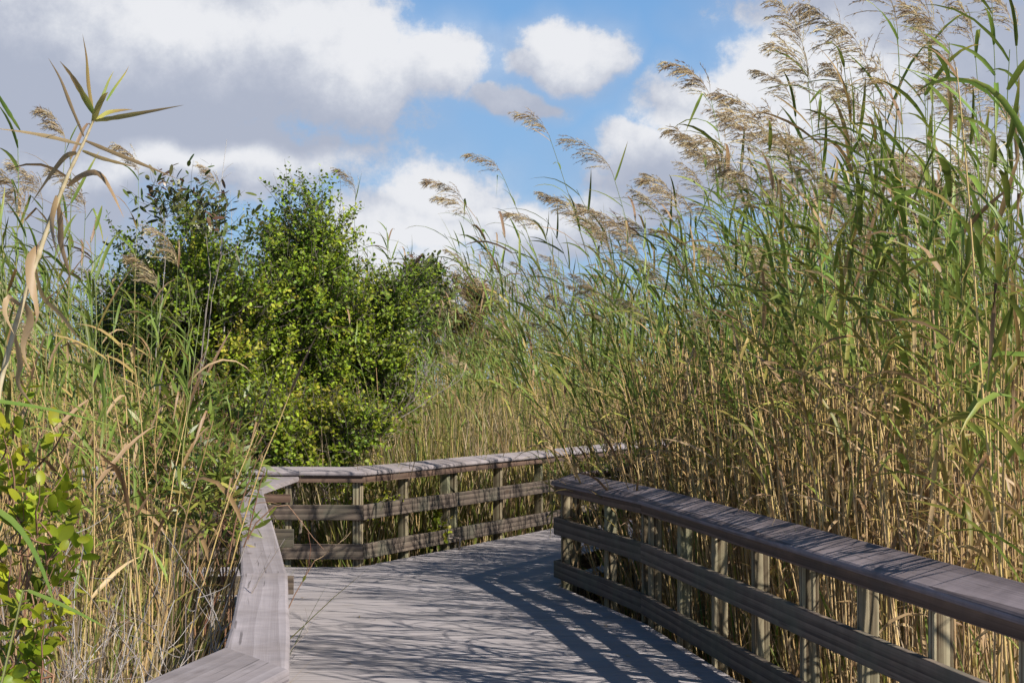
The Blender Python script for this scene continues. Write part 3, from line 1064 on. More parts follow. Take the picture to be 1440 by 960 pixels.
# back stand and everything farther off
cb = []
while len(cb) < 1600:
    y = 17.3 + 26 * rr_.random() ** 1.5
    x = rr_.uniform(-9, 11)
    if not in_back(x, y): continue
    px = frame_px(x, y)
    if px < -100 or px > 1500: continue
    if px < 560 and y < 24: continue
    if px < 780 and y < 25 and rr_.random() < 0.55: continue
    cb.append((x, y, px))
cb.sort(key=lambda c: c[1])
for (x, y, px) in cb:
    ypx = np.interp(px, [-100, 200, 560, 600, 660, 760, 860, 950, 1040, 1440], [330, 420, 470, 470, 445, 375, 350, 350, 330, 330])
    lim = H_EYE + (540 - ypx) / 2500 * y - GZ
    r = rr_.random()
    kind = 'dead' if r < 0.28 else ('leafy' if r < 0.82 else 'plumed')
    if 540 < px < 690 and kind == 'plumed': kind = 'leafy'
    hv = {'dead': 2.3, 'leafy': 3.2, 'plumed': 3.8}[kind]
    s = min(1.1, lim / hv) * rr_.uniform(0.7, 1.0)
    rz = rr_.normal() * 0.6
    tx, ty = rr_.normal() * 0.08 - 0.1 * (px > 700), rr_.normal() * 0.06
    if n_single['back'] < 36 and 540 < px < 860:
        n_single['back'] += 1
        single('back', kind, x, y, s, rz, -ty, tx)
    else:
        bed_reed(x, y, kind, s, rz, tx, ty, rr_)
# far band out to the horizon
for _ in range(2000):
    y = rr_.uniform(36, 60)
    x = rr_.uniform(-0.36, 0.36) * y
    bed_reed(x, y, 'leafy' if rr_.random() < 0.5 else 'dead', rr_.uniform(1.1, 1.6), rr_.normal() * 0.6, 0, 0, rr_)

# ---- reeds that stand out against the sky
HERO = [
 (660, 305, 14.6, 850, 'small plume lowest and farthest left above the shrub, on a thin slanting green reed', dict(plume=0.34)),
 (652, 283, 15.2, 905, 'slanting reed whose tan plume hangs just above the lowest one, right of the shrub', dict(plume=0.36)),
 (706, 245, 15.0, 955, 'slanting reed with a small tan plume against the white cloud, third up from the shrub', dict(plume=0.34)),
 (772, 190, 14.4, 985, 'slim slanting reed with a compact plume against blue sky, left of the wide plume', dict(plume=0.34)),
 (862, 245, 13.2, 1030, 'slanting reed with a long wide plume combed left against the grey cloud', dict(plume=0.46, pdense=1.3)),
 (765, 330, 14.0, 960, 'reed with a pale plume low over the stand, below the compact plume', dict(plume=0.34)),
 (830, 320, 13.4, 1000, 'reed with a brown drooping plume above the middle of the stand', dict(plume=0.40, pdense=1.2)),
 (880, 335, 12.8, 1040, 'reed with a bushy plume between the middle stand and the dark plume', dict(plume=0.38, pdense=1.3)),
 (958, 300, 12.0, 1090, 'reed with a dark brown plume standing alone left of the big plume mass', dict(plume=0.36, pdense=1.4)),
 (1000, 140, 10.6, 1150, 'tall reed with a broad tan plume alone in blue sky above the white cloud', dict(plume=0.36, pdense=1.9)),
 (990, 225, 10.9, 1150, 'reed with a ragged dark plume just under the tall lone plume', dict(plume=0.30, pdense=1.4)),
 (1080, 200, 9.6, 1190, 'reed with a feathery plume in front of the white cloud right of the lone plume', dict(plume=0.40, pdense=1.7)),
 (1085, 255, 9.4, 1200, 'reed with a big golden plume at the top of the plume mass', dict(plume=0.46, pdense=1.9)),
 (1075, 305, 9.3, 1180, 'reed with a big brown plume at the bottom of the plume mass', dict(plume=0.42, pdense=1.9)),
 (1150, 155, 8.6, 1235, 'reed with a pale hanging plume left of the tall leafy reeds', dict(plume=0.44, pdense=1.6)),
 (1185, 80, 8.6, 1270, 'tall reed with a loose upright plume touching the top of the picture', dict(plume=0.42, pdense=1.5)),
 (1205, 190, 8.2, 1260, 'reed with a straw coloured plume hanging in front of the leafy reeds', dict(plume=0.40, pdense=1.3)),
 (1310, 45, 8.4, 1345, 'tall reed with a dense pale plume above the broad green leaves', dict(plume=0.45, pdense=1.9)),
 (1395, 5, 8.6, 1420, 'reed with a plume cut by the upper right edge of the picture', dict(plume=0.36, pdense=1.4)),
 (1265, 190, 7.6, 1290, 'reed with a thin straw plume tangled among broad green leaves', dict(plume=0.40, pdense=1.2)),
 (1135, 95, 9.0, 1205, 'reed with a pale drooping plume between the golden plume and the loose upright plume', dict(plume=0.42, pdense=1.6)),
 (1262, 40, 8.2, 1300, 'tall reed with a heavy hanging plume just left of the dense pale plume', dict(plume=0.46, pdense=1.8)),
 (1228, 130, 8.0, 1262, 'reed with a hanging beige plume directly above the straw coloured plume', dict(plume=0.44, pdense=1.7)),
 (1120, 250, 9.2, 1180, 'reed with a tan plume hanging right of the golden plume', dict(plume=0.44, pdense=1.8)),
 (1045, 275, 9.8, 1150, 'reed with a dense brown plume on the lower left of the plume mass', dict(plume=0.42, pdense=1.8)),
 (1430, 215, 8.8, 1440, 'reed with a faded plume low at the right edge of the picture', dict(plume=0.42, pdense=1.4)),
 (1400, 250, 9.0, 1425, 'reed with a drooping beige plume behind the stems at the right edge', dict(plume=0.40, pdense=1.4)),
]
for i, (px, py, Y, pr, lab, kw) in enumerate(HERO):
    leaning = px < 1000
    a = dict(nleaf=9 if leaning else 13, leaf_from=0.5, W=0.021 if leaning else 0.026, LL=0.36 if leaning else 0.42, dry_low=3, bend=0.05)
    hr = np.random.default_rng(500 + i)
    if px > 1000: a['pwind'] = (-0.3 - 0.5 * hr.random(), hr.normal() * 0.25, -0.35 - 0.6 * hr.random())
    a.update(kw)
    a['pdense'] = a.get('pdense', 1.0) ** 0.6 * hr.uniform(0.75, 1.1)
    hero_reed(px, py, Y, pr, lab, 'plumed reeds against the sky', seed=i, **a)
LEAFY = [(1195, 215, 8.0, 1215, 'leafy reed with dark arching blades left of the straw plume'),
         (1245, 130, 7.4, 1262, 'leafy reed just left of the broadest upright green blade'),
         (1300, 120, 6.9, 1322, 'leafy reed with the broadest upright green blades under the dense pale plume'),
         (1335, 60, 7.2, 1350, 'tall thin reed rising past the dense pale plume at the top of the picture'),
         (1372, 150, 6.8, 1390, 'leafy reed with arching blades left of the right edge, above the stout cane'),
         (1420, 70, 7.0, 1432, 'tall leafy reed nearest the upper right corner'),
         (1445, 190, 6.6, 1455, 'leafy reed half cut by the right edge of the picture'),
         (1350, 290, 6.7, 1370, 'lower leafy reed with long hanging blades beside the stout tan cane'),
         (1270, 260, 7.0, 1290, 'leafy reed with hanging blades in front of the bright cloud at right'),
         (1150, 300, 8.3, 1180, 'leafy reed with thin dark blades under the pale hanging plume'),
         (1430, 610, 6.4, 1445, 'low green reed shoot beside the right railing cap at the right edge')]
for i, (px, py, Y, pr, lab) in enumerate(LEAFY):
    hero_reed(px, py, Y, pr, lab, 'leafy reeds at the right', seed=60 + i, plume=0, nleaf=17, leaf_from=0.38, W=0.033, LL=0.47, dry_low=3, bend=0.3,
              age_top=0.02)
CANES = [(1345, 95, 6.9, 1450, 'long stout tan cane slanting from the right edge up through the leafy reeds', 0.009),
         (1402, 545, 6.7, 1404, 'upright tan cane snapped off short above the right railing', 0.011),
         (1150, 640, 8.6, 1152, 'short yellow cane standing upright behind the middle of the right railing cap', 0.009),
         (1292, 700, 7.2, 1293, 'short broken cane just over the right railing cap', 0.009)]
for i, (px, py, Y, pr, lab, rad) in enumerate(CANES):
    hero_reed(px, py, Y, pr, lab, 'stout canes at the right', seed=90 + i, name='dry_reed', plume=0, nleaf=2, leaf_from=0.5, dry_low=2, dead=0.95, rad=rad, bend=0.05, LL=0.3)
LHERO = [(92, 205, 11.5, 60, 'reed with a small dark plume against the grey cloud, right behind the big dry reed', 0.30),
         (195, 245, 15.5, 185, 'reed with a wispy plume over the dark leaves left of the shrub', 0.34),
         (60, 285, 12.0, 40, 'reed with a faint plume in the far left thicket under the grey cloud', 0.34),
         (120, 300, 11.2, 100, 'reed with a pale bushy plume below the dry leaning reed', 0.36),
         (35, 300, 10.6, 20, 'reed with a pale plume at the left edge of the picture', 0.36),
         (305, 265, 19.8, 300, 'reed with a thin plume poking out over the top left of the shrub', 0.34),
         (500, 275, 20.6, 495, 'reed with a plume behind the top right side of the shrub', 0.40),
         (250, 375, 14.5, 225, 'reed with a straw plume hanging in front of the shrub at left', 0.42),
         (225, 420, 13.5, 195, 'reed with a golden plume low in front of the shrub at far left', 0.42)]
for i, (px, py, Y, pr, lab, pl) in enumerate(LHERO):
    hero_reed(px, py, Y, pr, lab, 'plumed reeds left of the shrub', seed=120 + i, plume=pl, nleaf=9, leaf_from=0.5, W=0.024, LL=0.38, dry_low=3, bend=0.05, pdense=1.2)

# close-set dry canes inside the right stand and beyond the far railing
def canes(nn, cond, xr, yr, h0, h1, r0, r1, lean=0.07):
    cnt = 0
    while cnt < nn:
        x, y = rr_.uniform(*xr), rr_.uniform(*yr)
        if not cond(x, y): continue
        cnt += 1
        h = rr_.uniform(h0, h1)
        a = np.array([x, y, GZ])
        b = a + np.array([rr_.normal() * lean * h - 0.04 * h, rr_.normal() * lean * h, h])
        m_ = (a + b) / 2 + rr_.normal(size=3) * 0.02
        r = rr_.uniform(r0, r1)
        tube(BED['stem'], [a, m_, b], [r, r * .9, r * .7], 4, rr_.random(), np.clip(rr_.normal(0.85, 0.2, 3), 0.35, 1))
def cane_right(x, y):
    if not in_right_bed(x, y): return False
    px = frame_px(x, y)
    if px > 1500 or px < 740: return False
    lx = line_x(RIGHT[:3], y)
    if lx is None: return True
    return x > lx + (1.2 if y > 10 else 2.0) or rr_.random() < 0.12
canes(3300, cane_right, (0.8, 7.5), (6.3, 20), 1.6, 2.9, 0.004, 0.0085)
canes(450, lambda x, y: in_back(x, y) and 500 < frame_px(x, y) < 1000, (-4, 6), (17.4, 30), 1.3, 2.5, 0.004, 0.008)
# ------------------------------------------------------------------ grass and thatch
GR = Geo()
def blades(P, hmin, hmax, W, age_mu, age_sd, lean=0.25, wind=(-0.12, 0, 0), curl=(0.0, 0.45), rng=RNG, g=GR):
    n_ = len(P)
    D = unit(np.stack([rng.normal(size=n_) * lean + wind[0], rng.normal(size=n_) * lean, np.ones(n_)], 1))
    az = rng.uniform(0, 6.28, n_)
    NN = np.stack([np.cos(az), np.sin(az), rng.uniform(-0.1, 0.1, n_)], 1)
    L_ = rng.uniform(hmin, hmax, n_)
    leaf_batch(g, P, D, NN, L_, rng.uniform(0.6, 1.3, n_) * W, [0, 0.3, 0.6, 0.85, 1.0], [0.8, 1.0, 0.8, 0.45, 0.04],
               rng.uniform(curl[0], curl[1], n_), rng.uniform(0, 1, n_), np.clip(rng.normal(age_mu, age_sd, n_), 0, 1), 0.15)

def scatter(nn, xr, yr, cond, rng=RNG):
    out = []
    while len(out) < nn:
        x = rng.uniform(*xr); y = rng.uniform(*yr)
        if cond(x, y): out.append((x, y, GZ))
    return np.array(out)
def vis(x, y, m=140): return -m < frame_px(x, y) < 1440 + m
# straw and shoots at the foot of the right stand
P = scatter(3600, (0.6, 6.5), (7.0, 19), lambda x, y: in_right_bed(x, y) and vis(x, y))
blades(P, 0.5, 1.35, 0.011, 0.85, 0.18, 0.10, curl=(0, .22))
P = scatter(800, (0.6, 6.5), (7.2, 19), lambda x, y: in_right_bed(x, y) and vis(x, y))
blades(P, 0.7, 1.8, 0.015, 0.25, 0.2, 0.14, curl=(0, .3))
# left thicket
def left_ok(x, y):
    if not vis(x, y, 60): return False
    px = frame_px(x, y)
    if y < B_Y - 0.25: return in_left_bed(x, y) and px < 352
    return y > DY + 0.4 and px < 520
P = scatter(5600, (-6, -0.8), (6.4, 20), left_ok)
blades(P, 0.7, 1.75, 0.010, 0.75, 0.22, 0.22)
P = scatter(3800, (-6, -0.8), (6.4, 20), left_ok)
blades(P, 0.7, 1.7, 0.012, 0.30, 0.2, 0.24)
P = scatter(1700, (-2.6, -0.8), (4.4, 7.5), left_ok)
blades(P, 0.6, 1.45, 0.0055, 0.72, 0.3, 0.3)
# beyond the back railing
bk = lambda x, y: in_back(x, y) and vis(x, y, 40) and frame_px(x, y) > 470
P = scatter(8500, (-4, 9), (17.2, 30), bk)
blades(P, 1.0, 2.3, 0.014, 0.92, 0.12, 0.15)
P = scatter(8500, (-4, 9), (17.2, 30), bk)
blades(P, 1.0, 2.5, 0.017, 0.36, 0.2, 0.16)
P = scatter(300, (-2, 3), (18, 24), lambda x, y: bk(x, y) and 560 < frame_px(x, y) < 800)
blades(P, 1.4, 2.1, 0.030, 0.48, 0.07, 0.05)
def stuff(name, g, mat, label, cat):
    o = link(name, g.mesh(name, M[mat]))
    return tag(o, label, cat, None, 'stuff')
stuff('marsh_grass', GR, 'grass', 'straw and green marsh grass filling the ground between the reeds', 'grass')
bed = thing('reed_bed', (0, 0, 0), 'mass of green and tan reeds farther back round the boardwalk', 'reeds')
bed['kind'] = 'stuff'
for k in BED:
    o = link(k, BED[k].mesh(k, M[REED_MAT[k]], k == 'stem'), bed)
    o['kind'] = 'stuff'

LT = Geo()
lr_ = np.random.default_rng(77)
lp = []
while len(lp) < 170:
    y = lr_.uniform(4, 16)
    f = 1 - abs(lr_.normal()) * 0.12 if lr_.random() < .75 else lr_.random()
    xa, xb = deck_left(y), deck_right(y)
    if xa < -4 or f < 0.03: continue
    lp.append((xa + (xb - xa) * f, y, 0.004))
lp = np.array(lp)
az = lr_.uniform(0, 6.28, len(lp))
leaf_batch(LT, lp, np.stack([np.cos(az), np.sin(az), lr_.uniform(0.02, 0.2, len(az))], 1), np.tile([0, 0.05, 1.0], (len(lp), 1)), lr_.uniform(.03, .13, len(lp)),
           lr_.uniform(.003, .009, len(lp)), [0, .3, .7, 1], [.6, 1, .8, .1], lr_.uniform(0, .2, len(lp)), lr_.random(len(lp)), lr_.uniform(.6, 1, len(lp)))
tag(link('leaf_litter', LT.mesh('leaf_litter', M['grass'])), 'scraps of dry reed leaf scattered over the deck boards', 'litter', None, 'stuff')
# ------------------------------------------------------------------ shrubs
OVAL_R, OVAL_P = [0, 0.25, 0.6, 0.88, 1.0], [0.25, 0.85, 1.0, 0.7, 0.12]
def shrub(name, base, lobes, n_clump, leaves_per, leaf_l, leaf_w, mat, label, cat, seed, n_trunk=5, shell=0.55, upright=0.75, twig_len=0.34,
          age=(0.45, 0.2), group=None, wood='twig', bare=0, rows=OVAL_R, prof=OVAL_P, sprig=3, trunk_r=1.0, fold=0.0):
    rng = np.random.default_rng(seed)
    base = np.asarray(base, float)
    o = thing(name, base, label, cat, group)
    gt, gl = Geo(), Geo()
    lobes = [tuple(map(float, l)) for l in lobes]
    vol = np.array([l[3] * l[4] * l[5] for l in lobes]) ** (2 / 3)
    vol /= vol.sum()
    trunks = []
    for k in range(n_trunk):
        l = lobes[rng.choice(len(lobes), p=vol)]
        tip = np.array(l[:3]) + rng.normal(size=3) * np.array(l[3:]) * 0.35
        b = base + np.array([rng.normal() * 0.18, rng.normal() * 0.18, 0])
        c = b * 0.45 + tip * 0.55 + np.array([rng.normal() * 0.12, rng.normal() * 0.12, 0.15])
        pts = bez(b, c, tip, np.linspace(0, 1, 9))
        pts[1:-1] += rng.normal(size=(7, 3)) * 0.03
        trunks.append(pts)
        tube(gt, pts - base, np.linspace(0.028, 0.008, 9) * trunk_r * rng.uniform(0.8, 1.3), 5, rng.random(), rng.uniform(0.2, 0.8))
    allp = np.concatenate([t[2:] for t in trunks])
    spots = []
    per = 8 if n_clump > 100 else 2
    for k in range(max(2, n_clump // per)):
        l = lobes[rng.choice(len(lobes), p=vol)]
        dirn = unit(rng.normal(size=3) + np.array([0, -0.25, 0.35]))
        r = shell + (1.12 - shell) * rng.random() ** 0.6
        c = np.array(l[:3]) + dirn * np.array(l[3:]) * r
        if c[2] < GZ + 0.1: continue
        j = np.argmin(((allp - c) ** 2).sum(1) + (allp[:, 2] > c[2] - 0.05) * 4)
        p0 = allp[j]
        midp = (p0 + c) / 2 + rng.normal(size=3) * 0.07 + np.array([0, 0, -0.08])
        bp = bez(p0, midp, c, np.linspace(0, 1, 7))
        tube(gt, bp - base, np.linspace(0.009, 0.003, 7) * trunk_r, 4, rng.random(), rng.uniform(0.2, 1.0))
        bough_age = rng.normal() * age[1] * 0.8
        for q_ in range(per):
            f = (0.35 + 0.65 * (q_ + rng.random()) / per) * 6
            i_ = min(int(f), 5)
            cc = bp[i_] + (bp[i_ + 1] - bp[i_]) * (f - i_) + rng.normal(size=3) * (0.05 if per > 2 else 0.02)
            spots.append((cc, dirn, bough_age))
    for c, dirn, bough_age in spots:
        if rng.random() < bare: continue
        for sg in range(sprig):
            td = unit(dirn * 0.5 + np.array([0, 0, upright]) + rng.normal(size=3) * 0.45)
            tl = twig_len * rng.uniform(0.6, 1.3)
            tpts = c + td * np.linspace(0, tl, 4)[:, None] + np.cumsum(rng.normal(size=(4, 3)) * 0.012, 0)
            tube(gt, tpts - base, np.linspace(0.0035, 0.0012, 4), 3, rng.random(), 0.4)
            nl = max(3, int(leaves_per * rng.uniform(0.7, 1.3)))
            ss = np.linspace(0.1, 1.0, nl) + rng.normal(size=nl) * 0.03
            P = c + td * (ss * tl)[:, None]
            az = np.arange(nl) * 2.4 + rng.uniform(0, 6)
            ref = unit(np.cross(td, [0.3, 0.5, 0.2])); ref2 = np.cross(td, ref)
            rad = np.cos(az)[:, None] * ref + np.sin(az)[:, None] * ref2
            D = unit(rad * rng.uniform(0.5, 1.0, nl)[:, None] + td * rng.uniform(0.3, 0.9, nl)[:, None] + rng.normal(size=(nl, 3)) * 0.15)
            NN = unit(td + np.array([0, 0, 0.4]) - rad * 0.3 + rng.normal(size=(nl, 3)) * 0.3)
            sz = rng.uniform(0.65, 1.15, nl)
            a = np.clip(age[0] + bough_age + rng.normal() * age[1] * 0.5 + 0.28 * (ss - 0.5) + rng.normal(size=nl) * 0.08, 0, 1)
            leaf_batch(gl, P - base, D, NN, leaf_l * sz, leaf_w * sz, rows, prof, rng.uniform(-0.05, 0.25, nl), rng.random(nl), a, 0.15 if fold else 0.0, fold)
    link('branches', gt.mesh('branches', M[wood], True), o)
    link('crown', gl.mesh('crown', M[mat]), o)
    return o

def lobe(px, py, Y, rxp, ryp, depth):
    """ellipsoid given by where it stands at distance Y"""
    c = at_y(px, py, Y)
    k = Y / 2500
    return (*c, rxp * k, depth, ryp * k)
Yb = 19.0
shrub('shrub', (xat(400, Yb), Yb, GZ),
      [lobe(438, 318, Yb, 46, 46, .45), lobe(425, 365, Yb, 62, 55, .7), lobe(395, 440, Yb, 100, 65, 1.0), lobe(465, 435, Yb + .3, 75, 50, .9), lobe(365, 525, Yb, 110, 50, 0.9),
       lobe(450, 540, Yb, 80, 45, .7)],
      1400, 12, 0.045, 0.028, 'cocoplum', 'tall green shrub with small oval leaves, highest bush behind the far railing', 'shrub', 31, 12, age=(0.49, 0.20), twig_len=0.36)
shrub('shrub', (xat(505, Yb + .8), Yb + .8, GZ),
      [lobe(556, 420, Yb + .8, 32, 36, .4), lobe(540, 465, Yb + .6, 58, 48, .7), lobe(530, 525, Yb + .5, 50, 42, .6), lobe(485, 490, Yb + .6, 75, 70, .8), lobe(500, 540, Yb + .5, 75, 55, .8)],
      940, 12, 0.045, 0.028, 'cocoplum', 'green shrub with upswept twigs on the right of the tallest bush', 'shrub', 32, 9, age=(0.45, 0.22), twig_len=0.36)
shrub('shrub', (xat(275, 18.0), 18.0, GZ),
      [lobe(275, 345, 18.0, 44, 45, .4), lobe(225, 385, 18.0, 75, 55, .7), lobe(300, 440, 18.0, 85, 75, .8), lobe(225, 470, 18.2, 90, 70, .8), lobe(300, 520, 18.2, 80, 60, .6)],
      940, 12, 0.045, 0.028, 'cocoplum', 'green shrub on the left of the tallest bush, partly veiled by reeds', 'shrub', 33, 9, age=(0.50, 0.22), twig_len=0.34)
shrub('shrub', (xat(445, 17.6), 17.6, GZ),
      [lobe(370, 605, 17.6, 60, 45, .35), lobe(420, 620, 17.6, 70, 45, .35), lobe(480, 620, 17.6, 60, 40, .35), lobe(520, 605, 17.7, 28, 30, .3), lobe(440, 690, 17.5, 90, 50, .3)],
      500, 11, 0.045, 0.029, 'cocoplum', 'low bright green bush pressed against the outside of the far railing', 'shrub', 34, 5, age=(0.62, 0.2))
shrub('sapling', (xat(235, 17.2), 17.2, GZ),
      [lobe(225, 298, 17.2, 60, 24, .3), lobe(300, 305, 17.2, 35, 30, .3), lobe(265, 320, 17.2, 80, 36, .4)],
      32, 8, 0.10, 0.036, 'dark_leaf', 'dark leaved sapling sticking up against the grey cloud left of the shrub top', 'sapling', 35, 4, age=(0.45, 0.35),
      bare=0.15, sprig=2, trunk_r=0.35)
shrub('tree', (xat(625, 36), 36, GZ),
      [lobe(612, 408, 36, 48, 34, 1.0), lobe(585, 420, 36, 25, 34, 1.0), lobe(655, 432, 36, 45, 30, 1.0), lobe(630, 480, 36, 60, 30, 1.0)],
      700, 10, 0.060, 0.028, 'brown_leaf', 'rusty brown leaved tree in the distance right of the green shrub', 'tree', 36, 6, age=(0.6, 0.25), twig_len=0.3)
shrub('tree', (xat(600, 33), 33, GZ),
      [lobe(595, 405, 33, 22, 32, .6), lobe(605, 440, 33, 30, 30, .6)],
      70, 8, 0.13, 0.06, 'dark_leaf', 'dark broad leaved tree in front of the rusty tree', 'tree', 37, 4, age=(0.3, 0.3), twig_len=0.4)
# twig pokes through the back railing
shrub('sprig', (xat(605, 18.5), 18.5, GZ), [lobe(624, 738, 18.3, 14, 14, .1), lobe(612, 752, 18.3, 10, 8, .08)], 10, 7, 0.045, 0.03, 'cocoplum',
      'small bright leafy sprig poking between the rails of the far railing', 'sprig', 38, 2, age=(0.8, 0.12), twig_len=0.12)

# near bush at the left edge
NB = [('lit oval leaved branch at the left edge level with the railing knee', [lobe(10, 620, 4.6, 20, 50, .15), lobe(32, 738, 4.5, 40, 36, .2), lobe(38, 790, 4.5, 45, 32, .2)], 24, 20),
      ('low oval leaved bush at the bottom left corner', [lobe(20, 910, 4.1, 24, 40, .15), lobe(80, 958, 4.1, 22, 18, .12)], 12, 40)]
for i, (lab, lb, ncl, pxr) in enumerate(NB):
    shrub('leafy_bush', (xat(pxr - 60, 4.5 - .3 * i), 4.5 - .3 * i, GZ), lb, int(ncl * 1.3), 9, 0.046, 0.027, 'cocoplum_near', 'bright ' + lab, 'bush', 50 + i, 4,
          age=(0.5, 0.25), twig_len=0.14, sprig=1, wood='red_twig', shell=0.3, trunk_r=0.3, fold=0.13, rows=[0, .15, .4, .65, .85, 1.0], prof=[.2, .7, 1.0, 1.0, .75, .2])

# willow-like saplings by the left railing corner
LANCE_R, LANCE_P = [0, .2, .45, .7, 1.0], [.2, .8, 1.0, .65, .04]
WS = [('slender sapling with long narrow leaves, just left of the railing corner', 292, 11.2, [lobe(290, 600, 11.2, 50, 70, .35), lobe(315, 650, 11.2, 30, 50, .3)], 52),
      ('slender sapling with narrow leaves left of the one by the railing corner', 235, 10.2, [lobe(230, 625, 10.2, 55, 55, .35), lobe(255, 690, 10.2, 50, 40, .3)], 46),
      ('small sapling with narrow leaves low beside the pale railing cap', 320, 9.5, [lobe(305, 700, 9.6, 32, 45, .2)], 20)]
for i, (lab, pxb, Yw, lb, ncl) in enumerate(WS):
    shrub('willow_sapling', (xat(pxb, Yw), Yw, GZ), lb, ncl * 2, 8, 0.11, 0.023, 'willow', lab, 'sapling', 60 + i, 4, age=(0.4, 0.25), twig_len=0.22,
          sprig=1, wood='red_twig', trunk_r=0.3, rows=LANCE_R, prof=LANCE_P, shell=0.2, upright=0.6)

# bare twiggy plants -------------------------------------------------------
def dead_plant(name, base, height, spread, nst, mat, label, seed, lean=(0, 0), cat='dead plant', group=None):
    rng = np.random.default_rng(seed)
    base = np.asarray(base, float)
    gs = gt = Geo()
    def grow(g, p, d, L, r, depth):
        m = 6
        pts = [p]
        for i in range(m):
            d = unit(d + rng.normal(size=3) * 0.11 + np.array([0, 0, 0.05]))
            pts.append(pts[-1] + d * L / m)
        pts = np.array(pts)
        tube(g, pts, np.linspace(r, r * 0.45, m + 1), 4, rng.random(), np.clip(rng.normal(0.55, 0.3), 0, 1))
        if depth > 0:
            for k in range(rng.integers(3, 6)):
                i = rng.integers(2, m + 1)
                nd = unit(d + rng.normal(size=3) * 0.6 + np.array([0, 0, 0.15]))
                grow(gt, pts[i], nd, L * rng.uniform(0.18, 0.36), r * 0.5, depth - 1)
    for k in range(nst):
        d = unit(np.array([rng.normal() * spread + lean[0], rng.normal() * spread + lean[1], 1.0]))
        grow(gs, np.array([rng.normal() * 0.07, rng.normal() * 0.07, 0]), d, height * rng.uniform(0.7, 1.05), 0.006, 2)
    o = link(name, gs.mesh(name, M[mat], True))
    o.location = base
    return tag(o, label, cat, group)
DP = [(50, 6.6, 1.5, .16, 5, 'twig', 'grey twigs half hidden behind the upper oval leaved branch', (0.0, 0)),
      (145, 5.8, 1.45, .15, 6, 'twig', 'fine pale twigs low in the thicket between the bush and the dark bare stems', (0.02, 0)),
      (235, 7.0, 1.55, .14, 5, 'twig', 'grey bare twiggy plant beside the outer edge of the pale railing cap', (-0.05, 0)),
      (262, 8.2, 1.6, .10, 5, 'twig', 'bare whitish twigs crowding the railing where it straightens', (-0.02, 0)),
      (165, 6.2, 1.7, .15, 4, 'twig', 'dark bare stems standing alone in the middle of the left thicket', (-0.03, 0)),
      (70, 5.4, 1.4, .2, 4, 'twig', 'pale dead twigs low behind the bright oval leaved bush', (0.0, 0)),
      (210, 5.6, 1.25, .2, 4, 'twig', 'grey dead twigs near the bottom edge left of the railing knee', (0.06, 0)),
      (300, 10.5, 1.7, .06, 3, 'red_twig', 'thin brown stems rising in front of the railing corner', (0.06, 0)),
       (190, 7.4, 1.6, .16, 6, 'twig', 'tangle of fine grey twigs between the dark bare stems and the railing', (0.0, 0)),
       (235, 6.3, 1.35, .12, 6, 'twig', 'low grey twigs touching the outer side of the railing knee', (-0.06, 0)),
       (110, 6.8, 1.6, .18, 5, 'twig', 'pale forked twigs right of the bright oval leaved bush', (0.0, 0)),
       (120, 8.5, 1.9, .15, 4, 'red_twig', 'reddish bare stems among the grass at far left', (0.05, 0))]
for i, (pxb, Y, h, sp, ns, mt, lab, ln) in enumerate(DP):
    dead_plant('dead_plant', (xat(pxb, Y), Y, GZ), h, sp, ns, mt, lab, 80 + i, ln)
# grey dead branch reaching right out of the shrub
dead_plant('dead_branch', (xat(545, 18.6), 18.6, 1.35), 0.9, .25, 5, 'twig', 'grey dead branch reaching right out of the shrub', 97, (1.2, 0), 'dead branch')
# pale stalks above the shrub
def stalk(px0, py0, px1, py1, Y, r, label, seed):
    a, b = at_y(px0, py0, Y), at_y(px1, py1, Y)
    root = np.array([a[0], Y, GZ])
    o = thing('dry_stalk', root, label, 'dry stalk')
    g = Geo()
    rng = np.random.default_rng(seed)
    pts = np.array([root, root * .5 + a * .5, a, a * .5 + b * .5, b]) - root
    pts[1:-1] += rng.normal(size=(3, 3)) * 0.01
    tube(g, pts, np.linspace(r, r * .3, 5), 4, .9, .95)
    link('stem', g.mesh('stem', M['twig']), o)
    g2 = Geo()
    for k in range(3):
        p = pts[3] + (pts[4] - pts[3]) * rng.uniform(-.4, .5)
        tube(g2, np.array([p, p + np.array([.05, 0, .07]), p + np.array([.12, .01, .12])]), [r * .4, r * .3, r * .2], 3, .9, .9)
    link('twigs', g2.mesh('twigs', M['twig']), o)
stalk(303, 330, 319, 196, 20.0, 0.008, 'thin pale dry stalk sticking up highest above the left of the shrub', 1)
stalk(328, 350, 324, 268, 20.1, 0.006, 'short pale dry stalk right of the tallest dry stalk', 2)

